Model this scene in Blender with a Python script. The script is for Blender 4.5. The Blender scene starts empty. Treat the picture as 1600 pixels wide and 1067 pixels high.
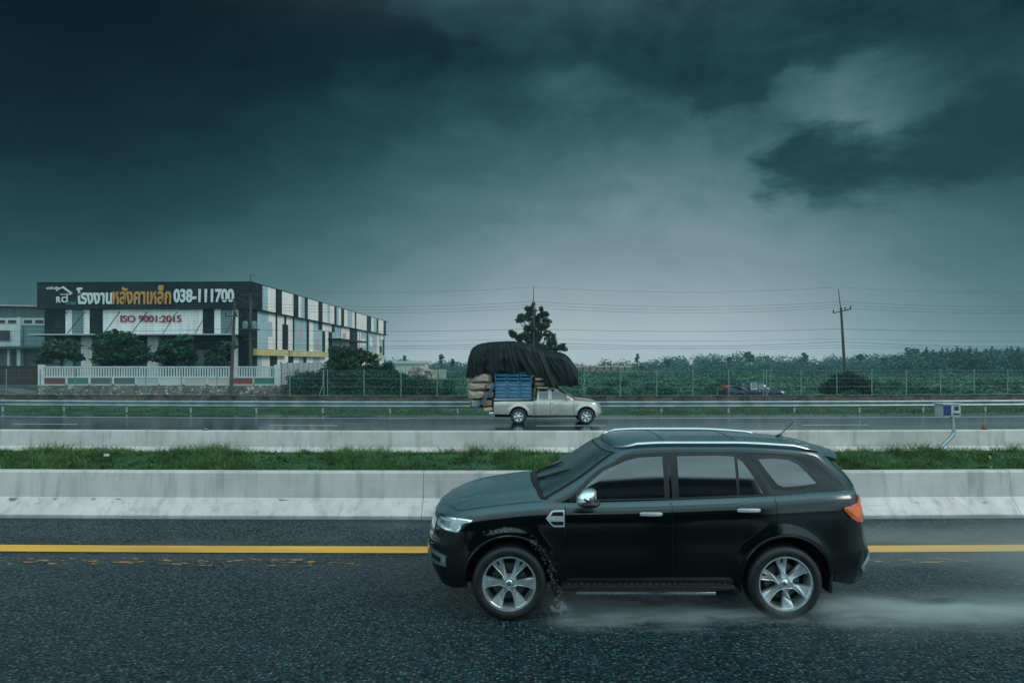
import bpy, bmesh, math, random
import numpy as np
from mathutils import Vector, Matrix
random.seed(7); RNG = np.random.default_rng(7)
SC = bpy.context.scene
COL = SC.collection
PI = math.pi
F = 900.0          # focal length in the photograph's pixels
HZ = 566.0         # horizon row
CAMH = 2.66        # eye height above the near road

# ------------------------------------------------------------------ scene set-up
SC.view_settings.view_transform = 'Standard'
SC.view_settings.look = 'None'
SC.view_settings.gamma = 1
SC.view_settings.exposure = 0.0
SC.view_settings.use_curve_mapping = False
SC.cycles.use_denoising = True
SC.cycles.max_bounces = 8
SC.cycles.volume_bounces = 1
SC.cycles.transparent_max_bounces = 12
SC.cycles.sample_clamp_indirect = 6
SC.cycles.caustics_reflective = False
SC.cycles.caustics_refractive = False

def at(u, v, Y):
    """point in the place that stands Y metres ahead under photograph pixel u, v"""
    return Vector(((u - 800) / F * Y, Y, CAMH + (HZ - v) / F * Y))

def bend(x):
    """the motorway curves very gently away on both sides"""
    a = min(abs(x), 45.0)
    return 0.0015 * a * a + (abs(x) - a) * 0.135

# ------------------------------------------------------------------ objects
def link(o, parent=None):
    COL.objects.link(o)
    if parent: o.parent = parent
    return o

def tag(o, label=None, cat=None, group=None, kind=None):
    if label: o['label'] = label
    if cat: o['category'] = cat
    if group: o['group'] = group
    if kind: o['kind'] = kind
    return o

def empty(name, loc=(0, 0, 0), rz=0.0, label=None, cat=None, group=None):
    o = bpy.data.objects.new(name, None)
    o.empty_display_size = .2
    o.location = loc; o.rotation_euler = (0, 0, rz)
    link(o)
    return tag(o, label, cat, group)

def copy_tree(o, parent=None):
    c = o.copy(); COL.objects.link(c)
    if parent: c.parent = parent
    for ch in list(o.children): copy_tree(ch, c)
    return c

class MB:
    """collects shapes and links them as one mesh"""
    def __init__(s): s.v = []; s.f = []; s.m = []; s.mi = 0
    def add(s, vs, fs, mi=None):
        b = len(s.v); s.v += [tuple(p) for p in vs]
        for f in fs:
            s.f.append([b + i for i in f]); s.m.append(s.mi if mi is None else mi)
        return s
    def box(s, a, b, mi=None):
        x0, y0, z0 = a; x1, y1, z1 = b
        vs = [(x0,y0,z0),(x1,y0,z0),(x1,y1,z0),(x0,y1,z0),(x0,y0,z1),(x1,y0,z1),(x1,y1,z1),(x0,y1,z1)]
        return s.add(vs, [(0,3,2,1),(4,5,6,7),(0,1,5,4),(1,2,6,5),(2,3,7,6),(3,0,4,7)], mi)
    def rbox(s, a, b, r=.02, mi=None):
        """box with its edges rounded off"""
        bm = bmesh.new(); bmesh.ops.create_cube(bm, size=1)
        for v in bm.verts:
            v.co = Vector([(a[i] + b[i]) / 2 + v.co[i] * (b[i] - a[i]) for i in range(3)])
        bmesh.ops.bevel(bm, geom=list(bm.edges), offset=r, segments=2, affect='EDGES', profile=.6)
        return s.addbm(bm, mi)
    def addbm(s, bm, mi=None):
        bm.verts.index_update()
        s.add([v.co for v in bm.verts], [[v.index for v in f.verts] for f in bm.faces], mi); bm.free(); return s
    def tube(s, pts, r, n=8, mi=None, cap=True):
        pts = [Vector(p) for p in pts]; k = len(pts)
        rs = r if isinstance(r, (list, tuple)) else [r] * k
        rings = []; prev = None
        for i, p in enumerate(pts):
            d = (pts[min(i+1, k-1)] - pts[max(i-1, 0)])
            if d.length < 1e-9: d = Vector((0, 0, 1))
            d.normalize()
            if prev is None:
                a = Vector((0, 0, 1)) if abs(d.z) < .9 else Vector((1, 0, 0))
                prev = d.cross(a).normalized()
            e1 = (prev - d * prev.dot(d)).normalized(); e2 = d.cross(e1); prev = e1
            rings.append([p + (e1 * math.cos(2*PI*j/n) + e2 * math.sin(2*PI*j/n)) * rs[i] for j in range(n)])
        vs = [q for g in rings for q in g]; fs = []
        for i in range(k - 1):
            for j in range(n):
                fs.append((i*n+j, i*n+(j+1)%n, (i+1)*n+(j+1)%n, (i+1)*n+j))
        if cap: fs += [tuple(range(n))[::-1], tuple((k-1)*n + j for j in range(n))]
        return s.add(vs, fs, mi)
    def lathe(s, prof, n=32, c=(0, 0, 0), axis='z', mi=None, close=False):
        """prof = [(radius, height)]"""
        vs = []; m = len(prof)
        for j in range(n):
            a = 2 * PI * j / n; ca, sa = math.cos(a), math.sin(a)
            for r, h in prof:
                p = (r*ca, r*sa, h) if axis == 'z' else (r*ca, h, r*sa) if axis == 'y' else (h, r*ca, r*sa)
                vs.append((p[0]+c[0], p[1]+c[1], p[2]+c[2]))
        fs = []
        for j in range(n):
            for i in range(m - 1 if not close else m):
                a, b = i, (i+1) % m
                fs.append((j*m+a, ((j+1)%n)*m+a, ((j+1)%n)*m+b, j*m+b))
        return s.add(vs, fs, mi)
    def prism(s, poly, h0, h1, axis='y', mi=None):
        """extrude a 2D polygon between h0 and h1 along an axis"""
        n = len(poly)
        def P(p, h): return (p[0], h, p[1]) if axis == 'y' else (p[0], p[1], h) if axis == 'z' else (h, p[0], p[1])
        vs = [P(p, h0) for p in poly] + [P(p, h1) for p in poly]
        fs = [tuple(range(n)), tuple(range(2*n-1, n-1, -1))] + [(i, n+i, n+(i+1)%n, (i+1)%n) for i in range(n)]
        return s.add(vs, fs, mi)
    def grid(s, rows, mi=None, closed=False):
        """rows of points joined into a skin"""
        n = len(rows[0]); vs = [p for r in rows for p in r]; fs = []
        for i in range(len(rows) - 1):
            for j in range(n if closed else n - 1):
                fs.append((i*n+j, i*n+(j+1)%n, (i+1)*n+(j+1)%n, (i+1)*n+j))
        return s.add(vs, fs, mi)
    def build(s, name, mats, parent=None, smooth=False, angle=40, fix=True, weld=0, loc=None, bevel=0):
        me = bpy.data.meshes.new(name); me.from_pydata(s.v, [], s.f)
        if not isinstance(mats, (list, tuple)): mats = [mats]
        for m in mats: me.materials.append(m)
        me.polygons.foreach_set('material_index', s.m)
        if fix or weld or bevel:
            bm = bmesh.new(); bm.from_mesh(me)
            if weld: bmesh.ops.remove_doubles(bm, verts=bm.verts, dist=weld)
            if fix: bmesh.ops.recalc_face_normals(bm, faces=bm.faces)
            if bevel:
                es = [e for e in bm.edges if len(e.link_faces) == 2 and e.calc_face_angle(0) > .6]
                bmesh.ops.bevel(bm, geom=es, offset=bevel, segments=2, affect='EDGES', profile=.6, clamp_overlap=True)
            bm.to_mesh(me); bm.free()
        if smooth:
            me.polygons.foreach_set('use_smooth', [True] * len(me.polygons))
            if angle < 180:
                me.set_sharp_from_angle(angle=math.radians(angle))
        me.update()
        o = bpy.data.objects.new(name, me)
        if loc: o.location = loc
        return link(o, parent)

# ------------------------------------------------------------------ materials
class NT:
    def __init__(s, tree): s.t = tree; s.t.nodes.clear()
    def n(s, typ, ins=None, **kw):
        nd = s.t.nodes.new(typ)
        for k, v in kw.items(): setattr(nd, k, v)
        for k, v in (ins or {}).items(): s.set(nd.inputs[k], v)
        return nd
    def set(s, sock, v):
        if isinstance(v, bpy.types.NodeSocket): s.t.links.new(v, sock)
        elif isinstance(v, bpy.types.Node): s.t.links.new(v.outputs[0], sock)
        else: sock.default_value = v
    def m(s, op, a, b=0.0, c=None, clamp=False):
        nd = s.n('ShaderNodeMath', operation=op); nd.use_clamp = clamp
        s.set(nd.inputs[0], a)
        if op not in ('SINE', 'COSINE', 'ABSOLUTE', 'ARCSINE', 'EXPONENT', 'SQRT', 'FRACT', 'FLOOR'): s.set(nd.inputs[1], b)
        if c is not None: s.set(nd.inputs[2], c)
        return nd.outputs[0]
    def mix(s, f, a, b):
        nd = s.n('ShaderNodeMix', data_type='RGBA')
        s.set(nd.inputs[0], f); s.set(nd.inputs[6], a); s.set(nd.inputs[7], b)
        return nd.outputs[2]
    def ss(s, x, lo, hi, a=0.0, b=1.0):
        nd = s.n('ShaderNodeMapRange', interpolation_type='SMOOTHSTEP')
        for i, v in enumerate((x, lo, hi, a, b)): s.set(nd.inputs[i], v)
        return nd.outputs[0]
    def noise(s, vec, scale, detail=4, rough=.55, dist=0):
        nd = s.n('ShaderNodeTexNoise', {'Scale': scale, 'Detail': detail, 'Roughness': rough, 'Distortion': dist})
        if vec is not None: s.set(nd.inputs['Vector'], vec)
        return nd.outputs[0]
    def vmap(s, vec, scale=(1, 1, 1), loc=(0, 0, 0)):
        return s.n('ShaderNodeMapping', {'Vector': vec, 'Scale': scale, 'Location': loc}).outputs[0]

def c4(c): return (c[0], c[1], c[2], 1)
def newmat(name):
    m = bpy.data.materials.new(name); m.use_nodes = True
    T = NT(m.node_tree)
    out = T.n('ShaderNodeOutputMaterial'); b = T.n('ShaderNodeBsdfPrincipled')
    T.set(out.inputs[0], b)
    return m, T, b, out
MATS = {}
def M(name, col, rough=.5, metal=0, var=.12, vs=6, bump=0, bs=60, bd=.01, coat=0, crough=.05, spec=.5, stretch=(1, 1, 1), rvar=.1, col2=None, ior=None):
    """procedural material: base colour, roughness and relief varied by noise in object space"""
    if name in MATS: return MATS[name]
    m, T, b, out = newmat(name)
    tc = T.n('ShaderNodeTexCoord').outputs['Object']
    v = T.vmap(tc, stretch)
    n1 = T.noise(v, vs, 5)
    f = T.ss(n1, .3, .7)
    if metal < .5: col = [c * K for c in col]
    lo = [c * (1 - var) for c in col] if col2 is None else col
    hi = [c * (1 + var) for c in col] if col2 is None else col2
    T.set(b.inputs['Base Color'], T.mix(f, c4(lo), c4(hi)))
    T.set(b.inputs['Roughness'], T.ss(n1, .2, .8, max(.02, rough * (1 - rvar)), min(1, rough * (1 + rvar))))
    b.inputs['Metallic'].default_value = metal
    b.inputs['Specular IOR Level'].default_value = spec
    if ior: b.inputs['IOR'].default_value = ior
    if coat:
        b.inputs['Coat Weight'].default_value = coat; b.inputs['Coat Roughness'].default_value = crough
    if bump:
        n2 = T.noise(v, bs, 3)
        bp = T.n('ShaderNodeBump', {'Height': n2, 'Strength': bump, 'Distance': bd})
        T.set(b.inputs['Normal'], bp)
    MATS[name] = m
    return m

def leafmat(name, c1, c2, c3, rough=.5, tr=.25, vsc=.9, vlo=.7, vhi=1.25):
    """foliage: each leaf its own tint"""
    if name in MATS: return MATS[name]
    m, T, b, out = newmat(name)
    g = T.n('ShaderNodeNewGeometry')
    r = T.n('ShaderNodeValToRGB', {'Fac': g.outputs['Random Per Island']})
    c1, c2, c3 = [(a * .85, b_, c * 1.12 + .002) for a, b_, c in (c1, c2, c3)]
    e = r.color_ramp.elements; e[0].color = c4(c1); e[1].color = c4(c3); e.new(.55).color = c4(c2)
    tc = T.n('ShaderNodeTexCoord').outputs['Object']
    n1 = T.noise(tc, vsc, 4)
    hs = T.n('ShaderNodeHueSaturation', {'Color': r.outputs[0], 'Value': T.ss(n1, .3, .7, vlo * K, vhi * K)})
    T.set(b.inputs['Base Color'], hs); b.inputs['Specular IOR Level'].default_value = .2; b.inputs['Roughness'].default_value = rough
    tl = T.n('ShaderNodeBsdfTranslucent', {'Color': hs.outputs[0]})
    mx = T.n('ShaderNodeMixShader', {0: tr}); T.set(mx.inputs[1], b); T.set(mx.inputs[2], tl)
    T.set(out.inputs[0], mx)
    MATS[name] = m
    return m

# ------------------------------------------------------------------ sky
def make_world():
    w = bpy.data.worlds.new('World'); SC.world = w; w.use_nodes = True
    T = NT(w.node_tree)
    out = T.n('ShaderNodeOutputWorld'); bg = T.n('ShaderNodeBackground', {'Strength': .1}); T.set(out.inputs[0], bg)
    d = T.n('ShaderNodeTexCoord').outputs['Generated']
    nrm = T.n('ShaderNodeVectorMath', {0: d}, operation='NORMALIZE').outputs[0]
    sp = T.n('ShaderNodeSeparateXYZ', {0: nrm}); X, Y, Z = sp.outputs
    az = T.m('ARCTAN2', X, Y); el = T.m('ARCSINE', Z)
    # fractal warp of the cloud outlines
    cv = T.n('ShaderNodeCombineXYZ', {0: az, 1: T.m('MULTIPLY', el, 1.9), 2: .3}).outputs[0]
    n1 = T.noise(cv, 3.2, 9, .58, .25)
    n2 = T.noise(T.vmap(cv, loc=(7, 3, 1)), 3.2, 9, .58, .25)
    n3 = T.noise(T.vmap(cv, loc=(2, 9, 4)), 8.0, 9, .6, .4)
    waz = T.m('ADD', az, T.m('MULTIPLY', T.m('SUBTRACT', n1, .5), .34))
    wel = T.m('ADD', el, T.m('MULTIPLY', T.m('SUBTRACT', n2, .5), .22))
    def blob(a, e, sa, se, tilt=0.0, warp=True):
        x = T.m('SUBTRACT', waz if warp else az, a); y = T.m('SUBTRACT', wel if warp else el, e)
        if tilt: y = T.m('SUBTRACT', y, T.m('MULTIPLY', x, tilt))
        x = T.m('DIVIDE', x, sa); y = T.m('DIVIDE', y, se)
        r2 = T.m('ADD', T.m('MULTIPLY', x, x), T.m('MULTIPLY', y, y))
        return T.m('EXPONENT', T.m('MULTIPLY', r2, -1.0))
    elp = T.m('MAXIMUM', el, 0.0)
    # general falloff from the pale horizon to the black storm head
    L = T.m('SUBTRACT', 1.06, T.m('MULTIPLY', elp, SKY_FALL))
    L = T.m('MAXIMUM', L, .30)
    left = T.ss(T.m('MULTIPLY', az, -1.0), -.12, .80)
    L = T.m('MULTIPLY', L, T.m('SUBTRACT', 1.0, T.m('MULTIPLY', left, T.m('ADD', .34, T.m('MULTIPLY', T.m('MINIMUM', elp, .5), .92)))))
    right = T.ss(az, .3, .85)
    L = T.m('MULTIPLY', L, T.m('SUBTRACT', 1.0, T.m('MULTIPLY', right, .32)))
    for a, e, sa, se, tilt, amt in SKY_BRIGHT:
        L = T.m('ADD', L, T.m('MULTIPLY', blob(a, e, sa, se, tilt), amt))
    for a, e, sa, se, tilt, amt in SKY_DARK:
        g = blob(a, e, sa, se, tilt)
        g = T.m('ADD', g, T.m('MULTIPLY', T.m('SUBTRACT', n3, .5), 1.0))
        g = T.ss(g, .28, .66)
        L = T.m('MULTIPLY', L, T.m('SUBTRACT', 1.0, T.m('MULTIPLY', g, amt)))
    def curve(pts):
        lo, hi = pts[0][0], pts[-1][0]
        nd = T.n('ShaderNodeValToRGB', {'Fac': T.n('ShaderNodeMapRange', {0: waz2, 1: lo, 2: hi}).outputs[0]}); cr = nd.color_ramp
        cr.elements[0].color = (pts[0][1],) * 3 + (1,); cr.elements[1].color = (pts[-1][1],) * 3 + (1,)
        for x, y in pts[1:-1]: cr.elements.new((x - lo) / (hi - lo)).color = (y,) * 3 + (1,)
        return nd.outputs[0]
    n4 = T.noise(T.vmap(cv, loc=(5, 1, 8)), 11.0, 10, .62, .2)
    wig = T.m('ADD', T.m('MULTIPLY', T.m('SUBTRACT', n4, .5), .15), T.m('MULTIPLY', T.m('SUBTRACT', n1, .5), .05))
    waz2 = T.m('ADD', az, T.m('MULTIPLY', T.m('SUBTRACT', n3, .5), .06)); wel2 = T.m('ADD', el, wig)
    # the low ragged base of the storm cloud overhead
    top = curve(SKY_TOP)
    g = T.ss(T.m('SUBTRACT', wel2, top), -.016, .026)
    L = T.m('ADD', L, T.m('MULTIPLY', g, T.m('MULTIPLY', T.m('SUBTRACT', .36, L), .85)))
    # the dark bank of cloud to the right
    g = T.ss(T.m('MINIMUM', T.m('SUBTRACT', wel2, curve(SKY_LO)), T.m('SUBTRACT', curve(SKY_HI), wel2)), -.026, .042)
    L = T.m('ADD', L, T.m('MULTIPLY', g, T.m('MULTIPLY', T.m('SUBTRACT', .39, L), .9)))
    fb = T.m('SUBTRACT', n1, .5)
    L = T.m('ADD', L, T.m('MULTIPLY', fb, T.m('ADD', .05, T.m('MULTIPLY', elp, .22))))
    L = T.m('ADD', L, T.m('MULTIPLY', T.m('SUBTRACT', n3, .5), T.m('ADD', .03, T.m('MULTIPLY', elp, .40))))
    L = T.m('ADD', L, T.m('MULTIPLY', T.m('SUBTRACT', n4, .5), T.m('MULTIPLY', T.m('MAXIMUM', T.m('SUBTRACT', elp, .12), 0.0), T.m('ADD', .12, T.m('MULTIPLY', T.ss(az, -.25, .2), .55)))))
    r = T.n('ShaderNodeValToRGB', {'Fac': L})
    cr = r.color_ramp; cr.interpolation = 'B_SPLINE' if False else 'LINEAR'
    pts = SKY_RAMP
    cr.elements[0].position = pts[0][0]; cr.elements[0].color = c4(pts[0][1])
    cr.elements[1].position = pts[-1][0]; cr.elements[1].color = c4(pts[-1][1])
    for p, c in pts[1:-1]: cr.elements.new(p).color = c4(c)
    # behind the photographer the cloud is thin and bright
    back = T.ss(T.m('MULTIPLY', Y, -1.0), -.55, .35)
    up = T.ss(Z, .45, .95)
    back = T.m('MAXIMUM', back, T.m('MULTIPLY', up, .30))
    bc = T.mix(T.ss(n1, .35, .7), c4(SKY_BACK1), c4(SKY_BACK2))
    col = T.mix(back, r.outputs[0], bc)
    sky = T.n('ShaderNodeTexSky', sky_type='NISHITA', sun_disc=False, sun_elevation=math.radians(SUN_EL), sun_rotation=math.radians(SUN_ROT))
    sky.air_density = 1.5; sky.dust_density = 3.0
    scl = T.n('ShaderNodeVectorMath', {0: col}, operation='SCALE'); scl.inputs[3].default_value = 10.0
    col = T.n('ShaderNodeVectorMath', {0: scl.outputs[0], 1: T.n('ShaderNodeVectorMath', {0: sky.outputs[0], 3: .006}, operation='SCALE').outputs[0]}, operation='ADD').outputs[0]
    T.set(bg.inputs[0], col)

HAZE_D = .00036
K = .78     # everything is wet: dry colours darkened
SUN_EL, SUN_ROT = 40.0, 104.0     # high on the right, a little behind the photographer
SKY_FALL = 1.42
SKY_RAMP = [(0.0, (.0006, .0050, .0085)), (.15, (.0010, .0090, .0140)), (.28, (.0040, .0210, .0290)), (.42, (.0150, .0560, .0670)),
            (.56, (.0420, .1150, .1280)), (.70, (.0930, .1850, .2020)), (.85, (.2150, .3150, .3400)), (1.0, (.3900, .4780, .5150))]
SKY_BRIGHT = [(.53, .385, .11, .06, 0, .20), (.44, .19, .20, .06, 0, .03), (.10, .45, .08, .03, 0, .10), (.02, .535, .03, .018, 0, .14), (.28, .30, .2, .08, 0, .06)]
SKY_DARK = []
SKY_TOP = [(-.75, .62), (-.36, .60), (-.26, .562), (-.197, .520), (-.067, .500), (.0, .474), (.11, .486), (.176, .449), (.271, .410), (.399, .376), (.445, .440), (.57, .420), (.624, .440), (.68, .48), (.8, .56)]
SKY_LO = [(.30, .42), (.36, .37), (.385, .30), (.41, .262), (.50, .236), (.588, .240), (.727, .228), (.95, .20)]
SKY_HI = [(.30, .22), (.36, .25), (.39, .315), (.455, .345), (.532, .335), (.588, .312), (.619, .335), (.661, .370), (.727, .405), (.95, .47)]
SKY_BACK1 = (.60, 1.00, 1.10); SKY_BACK2 = (1.15, 1.66, 1.78)
make_world()

sun = bpy.data.lights.new('sun', 'SUN'); sun.energy = 1.5; sun.angle = math.radians(16); sun.color = (1.0, .93, .87)
so = bpy.data.objects.new('sun', sun)
_e, _r = math.radians(SUN_EL), math.radians(SUN_ROT)
_d = Vector((math.sin(_r) * math.cos(_e), math.cos(_r) * math.cos(_e), math.sin(_e)))
so.rotation_euler = _d.to_track_quat('Z', 'Y').to_euler(); so.location = _d * 60; link(so)

cam = bpy.data.cameras.new('camera'); co = bpy.data.objects.new('camera', cam); link(co)
cam.sensor_width = 36; cam.lens = 36 * F / 1600; cam.shift_y = (HZ - 533.5) / 1600
cam.clip_end = 5000; cam.clip_start = .02
co.location = (0, 0, CAMH); co.rotation_euler = (PI / 2, 0, 0)
SC.camera = co
# ------------------------------------------------------------------ ground and roads
def xs_range(a, b, st): return list(np.arange(a, b + st * .5, st))
def strip(name, prof, x0=-90, x1=90, st=3.0, mat=None, closed=False, parent=None, smooth=False, dz=None):
    """profile [(Y, z)] run along the gently curving road"""
    rows = []
    for x in xs_range(x0, x1, st):
        b = bend(x); rows.append([(x, y + b, z) for y, z in prof])
    mb = MB().grid(rows, closed=closed)
    if closed:
        n = len(prof); k = len(rows)
        mb.f.append(list(range(n))[::-1]); mb.m.append(0)
        mb.f.append([(k - 1) * n + i for i in range(n)]); mb.m.append(0)
    o = mb.build(name, mat, parent, smooth=smooth)
    return o

def wet_asphalt(name, base, puddle, grain, rough_lo, rough_hi, bumpk, gk=.8, ck=.8, sk=.5, dry=0):
    m, T, b, out = newmat(name)
    tc = T.n('ShaderNodeTexCoord').outputs['Object']
    v = T.vmap(tc, (.22, 1, 1))
    agg = T.n('ShaderNodeTexVoronoi', {'Vector': T.vmap(tc, (.55, 1, 1)), 'Scale': grain}, feature='F1').outputs[0]
    fine = T.noise(tc, grain * 1.8, 3, .6)
    big = T.noise(T.vmap(tc, (.22, .7, 1)), .7, 5, .6)
    wear = T.noise(v, 2.5, 5, .6)
    rnd = T.n('ShaderNodeTexVoronoi', {'Vector': T.vmap(tc, (.5, 1, 1)), 'Scale': grain * .6}, feature='F1')
    rs = T.n('ShaderNodeSeparateColor', {0: rnd.outputs['Color']}).outputs
    chip = T.m('MULTIPLY', T.ss(rs[0], .62, .90), T.ss(rnd.outputs[0], .48, .25))
    rs2 = T.n('ShaderNodeSeparateColor', {0: T.n('ShaderNodeTexVoronoi', {'Vector': T.vmap(tc, (.5, 1, 1)), 'Scale': grain * .9}, feature='F1').outputs['Color']}).outputs
    c = T.mix(T.ss(wear, .3, .7), c4([x * .75 for x in base]), c4([x * 1.3 for x in base]))
    c = T.mix(T.ss(rs2[1], .35, 1.0, 0.0, gk), c, c4([x * 7 for x in base]))
    c = T.mix(T.m('MULTIPLY', chip, ck), c, (.12, .165, .175, 1))
    T.set(b.inputs['Base Color'], c)
    T.set(b.inputs['Roughness'], T.ss(T.m('ADD', T.m('MULTIPLY', big, .7), T.m('MULTIPLY', fine, .3)), .35, .65, rough_lo, rough_hi))
    b.inputs['Specular IOR Level'].default_value = sk
    h = T.m('ADD', T.m('MULTIPLY', agg, -.7), T.m('MULTIPLY', fine, .8))
    film = T.ss(big, .42, .62, 1.0, puddle)
    bp = T.n('ShaderNodeBump', {'Height': h, 'Strength': T.m('MULTIPLY', film, bumpk), 'Distance': .012})
    T.set(b.inputs['Normal'], bp)
    if dry:
        # matt stone tips standing proud of the water film
        df = T.n('ShaderNodeBsdfDiffuse', {'Color': c, 'Normal': bp.outputs[0]})
        mx = T.n('ShaderNodeMixShader', {0: T.m('MULTIPLY', T.ss(rs2[0], .05, .60), T.ss(big, .60, .42, dry * .40, dry))}); T.set(mx.inputs[1], b); T.set(mx.inputs[2], df); T.set(out.inputs[0], mx)
    return m

def ground_mat():
    m, T, b, out = newmat('ground soil and grass')
    tc = T.n('ShaderNodeTexCoord').outputs['Object']
    n1 = T.noise(tc, .05, 6); n2 = T.noise(T.vmap(tc, (1, .5, 1)), .8, 6, .65); n3 = T.noise(tc, 9, 4)
    c = T.mix(T.ss(n2, .35, .65), (.016, .070, .040, 1), (.038, .125, .060, 1))
    c = T.mix(T.ss(n1, .52, .70), c, (.13, .15, .08, 1))
    c = T.mix(T.m('MULTIPLY', T.ss(n3, .5, .8), .4), c, (.02, .03, .018, 1))
    T.set(b.inputs['Base Color'], c); b.inputs['Roughness'].default_value = .8
    T.set(b.inputs['Normal'], T.n('ShaderNodeBump', {'Height': T.m('ADD', n2, n3), 'Strength': .8, 'Distance': .2}))
    return m
GM = ground_mat()
# one sheet to the horizon; flat round the motorway, lower beyond the retaining wall
gp = [(-100, -.06), (-14, -.06), (9.2, -.06), (10.6, .02), (11.5, .16), (12.6, .26), (14.5, .30), (15.6, .22), (16.6, -.30), (29, -.30), (30.6, -.30), (32.0, -.20), (34.5, -.16), (37.6, -.14), (38.5, -.75), (60, -.78), (90, -.80), (160, -.8), (300, -.8), (440, -.8)]
rows = []
for x in [-420, -250, -140] + xs_range(-90, 90, 3) + [140, 250, 420]:
    rows.append([(x, y + (bend(max(-90, min(90, x))) if 0 < y < 50 else 0), z) for y, z in gp])
tag(MB().grid(rows).build('ground', GM, smooth=True, angle=60), kind='structure')

ASN = wet_asphalt('wet near asphalt', (.0028, .0088, .0110), .60, 84, .09, .22, .55, .80, .80, .38, .72)
ASF = wet_asphalt('wet far asphalt', (.009, .018, .0205), .2, 40, .05, .15, .14, .3, .2, .62)
tag(strip('road_near', [(-13.0, 0), (9.86, 0)], mat=ASN), kind='structure')
tag(strip('road_far', [(16.3, -.18), (30.6, -.18)], mat=ASF), kind='structure')
tag(MB().box((-95, 41.6, -.9), (95, 53.5, -.66)).build('frontage_road', M('frontage tarmac', (.06, .065, .065), .45, bump=.3)), kind='structure')

def paint(name, col, worn_lo=.2, worn_hi=.35, rough=.35):
    m, T, b, out = newmat(name)
    tc = T.n('ShaderNodeTexCoord').outputs['Object']
    n1 = T.noise(T.vmap(tc, (.3, 1, 1)), 14, 6, .65); n2 = T.noise(tc, 90, 2)
    w = T.ss(n1, worn_lo, worn_hi)
    dirt = T.noise(T.vmap(tc, (.15, 1, 1)), 3, 5)
    col = [x * K for x in col]
    c = T.mix(T.ss(dirt, .35, .75), c4(col), c4([x * .72 for x in col]))
    T.set(b.inputs['Base Color'], c); b.inputs['Roughness'].default_value = rough
    T.set(b.inputs['Normal'], T.n('ShaderNodeBump', {'Height': n2, 'Strength': .5, 'Distance': .004}))
    tr = T.n('ShaderNodeBsdfTransparent'); mx = T.n('ShaderNodeMixShader', {0: w})
    T.set(mx.inputs[1], tr); T.set(mx.inputs[2], b); T.set(out.inputs[0], mx)
    return m
YEL = paint('yellow road paint', (.98, .50, .035), .12, .24)
OLD = paint('worn old orange paint', (.50, .25, .07), .55, .62, .45)
WHT = paint('white road paint', (.70, .74, .74), .2, .34)
tag(strip('road_edge_line', [(8.03, .004), (8.32, .004)], mat=YEL, st=1.5), kind='structure')
tag(strip('old_road_line', [(7.52, .0045), (7.78, .0045)], x0=-14, x1=-1.6, mat=OLD, st=1.5), kind='structure')
tag(strip('old_road_line', [(7.60, .0045), (7.80, .0045)], x0=3.9, x1=6.2, mat=OLD, st=1.1), kind='structure')
tag(strip('far_edge_line', [(29.05, -.176), (29.22, -.176)], mat=WHT), kind='structure')
mb = MB()
for k in range(-5, 6):
    xa = (838 - 800) / F * 25.8 + 12.05 * k
    r_ = []
    for i in range(5):
        x = xa + 3.1 * i / 4; r_.append([(x, 25.72 + bend(x), -.176), (x, 25.88 + bend(x), -.176)])
    mb.grid(r_)
tag(mb.build('lane_dashes', WHT), kind='structure')

# ------------------------------------------------------------------ concrete barriers
def concrete(name, c1, c2, stain=(.16, .17, .15), amt=.5, pits=0, pitz=.25):
    m, T, b, out = newmat(name)
    tc = T.n('ShaderNodeTexCoord').outputs['Object']
    sp = T.n('ShaderNodeSeparateXYZ', {0: tc})
    n1 = T.noise(tc, 1.3, 7, .62, .3); n2 = T.noise(T.vmap(tc, (5, 5, .5)), 1.1, 6, .6); n3 = T.noise(tc, 45, 4)
    c = T.mix(T.ss(n1, .35, .65), c4([x * K for x in c1]), c4([x * K for x in c2]))
    c = T.mix(T.m('MULTIPLY', T.ss(n2, .47, .74), amt), c, c4(stain))
    sc_ = T.noise(T.vmap(tc, (.35, 1, 5)), 2.2, 7, .7)
    c = T.mix(T.m('MULTIPLY', T.ss(sc_, .60, .74), .35), c, (.15, .16, .15, 1))
    # splashed road dirt creeping up from the road
    low = T.m('MULTIPLY', T.ss(T.m('ADD', sp.outputs[2], T.m('MULTIPLY', T.m('SUBTRACT', n1, .5), .16)), .085, .0), .5)
    c = T.mix(low, c, (.10, .11, .11, 1))
    h = n3
    if pits:
        pn = T.noise(T.vmap(tc, (2.6, 2.6, 9)), 1.7, 3, .5)
        band = T.m('MULTIPLY', T.ss(sp.outputs[2], pitz - .10, pitz - .01), T.ss(sp.outputs[2], pitz + .03, pitz + .0))
        p = T.m('MULTIPLY', T.ss(pn, .62, .67), band)
        c = T.mix(T.m('MULTIPLY', p, .85), c, (.06, .065, .06, 1))
    T.set(b.inputs['Base Color'], c); T.set(b.inputs['Roughness'], T.ss(n2, .2, .8, .45, .75))
    T.set(b.inputs['Normal'], T.n('ShaderNodeBump', {'Height': T.m('ADD', T.m('MULTIPLY', n3, .5), T.m('MULTIPLY', n1, 2)), 'Strength': .5, 'Distance': .01}))
    return m
CB1 = concrete('wet barrier concrete', (.56, .515, .50), (.69, .64, .625), amt=.5, pits=1, pitz=.285)
CB2 = concrete('pale barrier concrete', (.56, .51, .475), (.70, .65, .61), stain=(.22, .22, .20), amt=.5)
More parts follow.
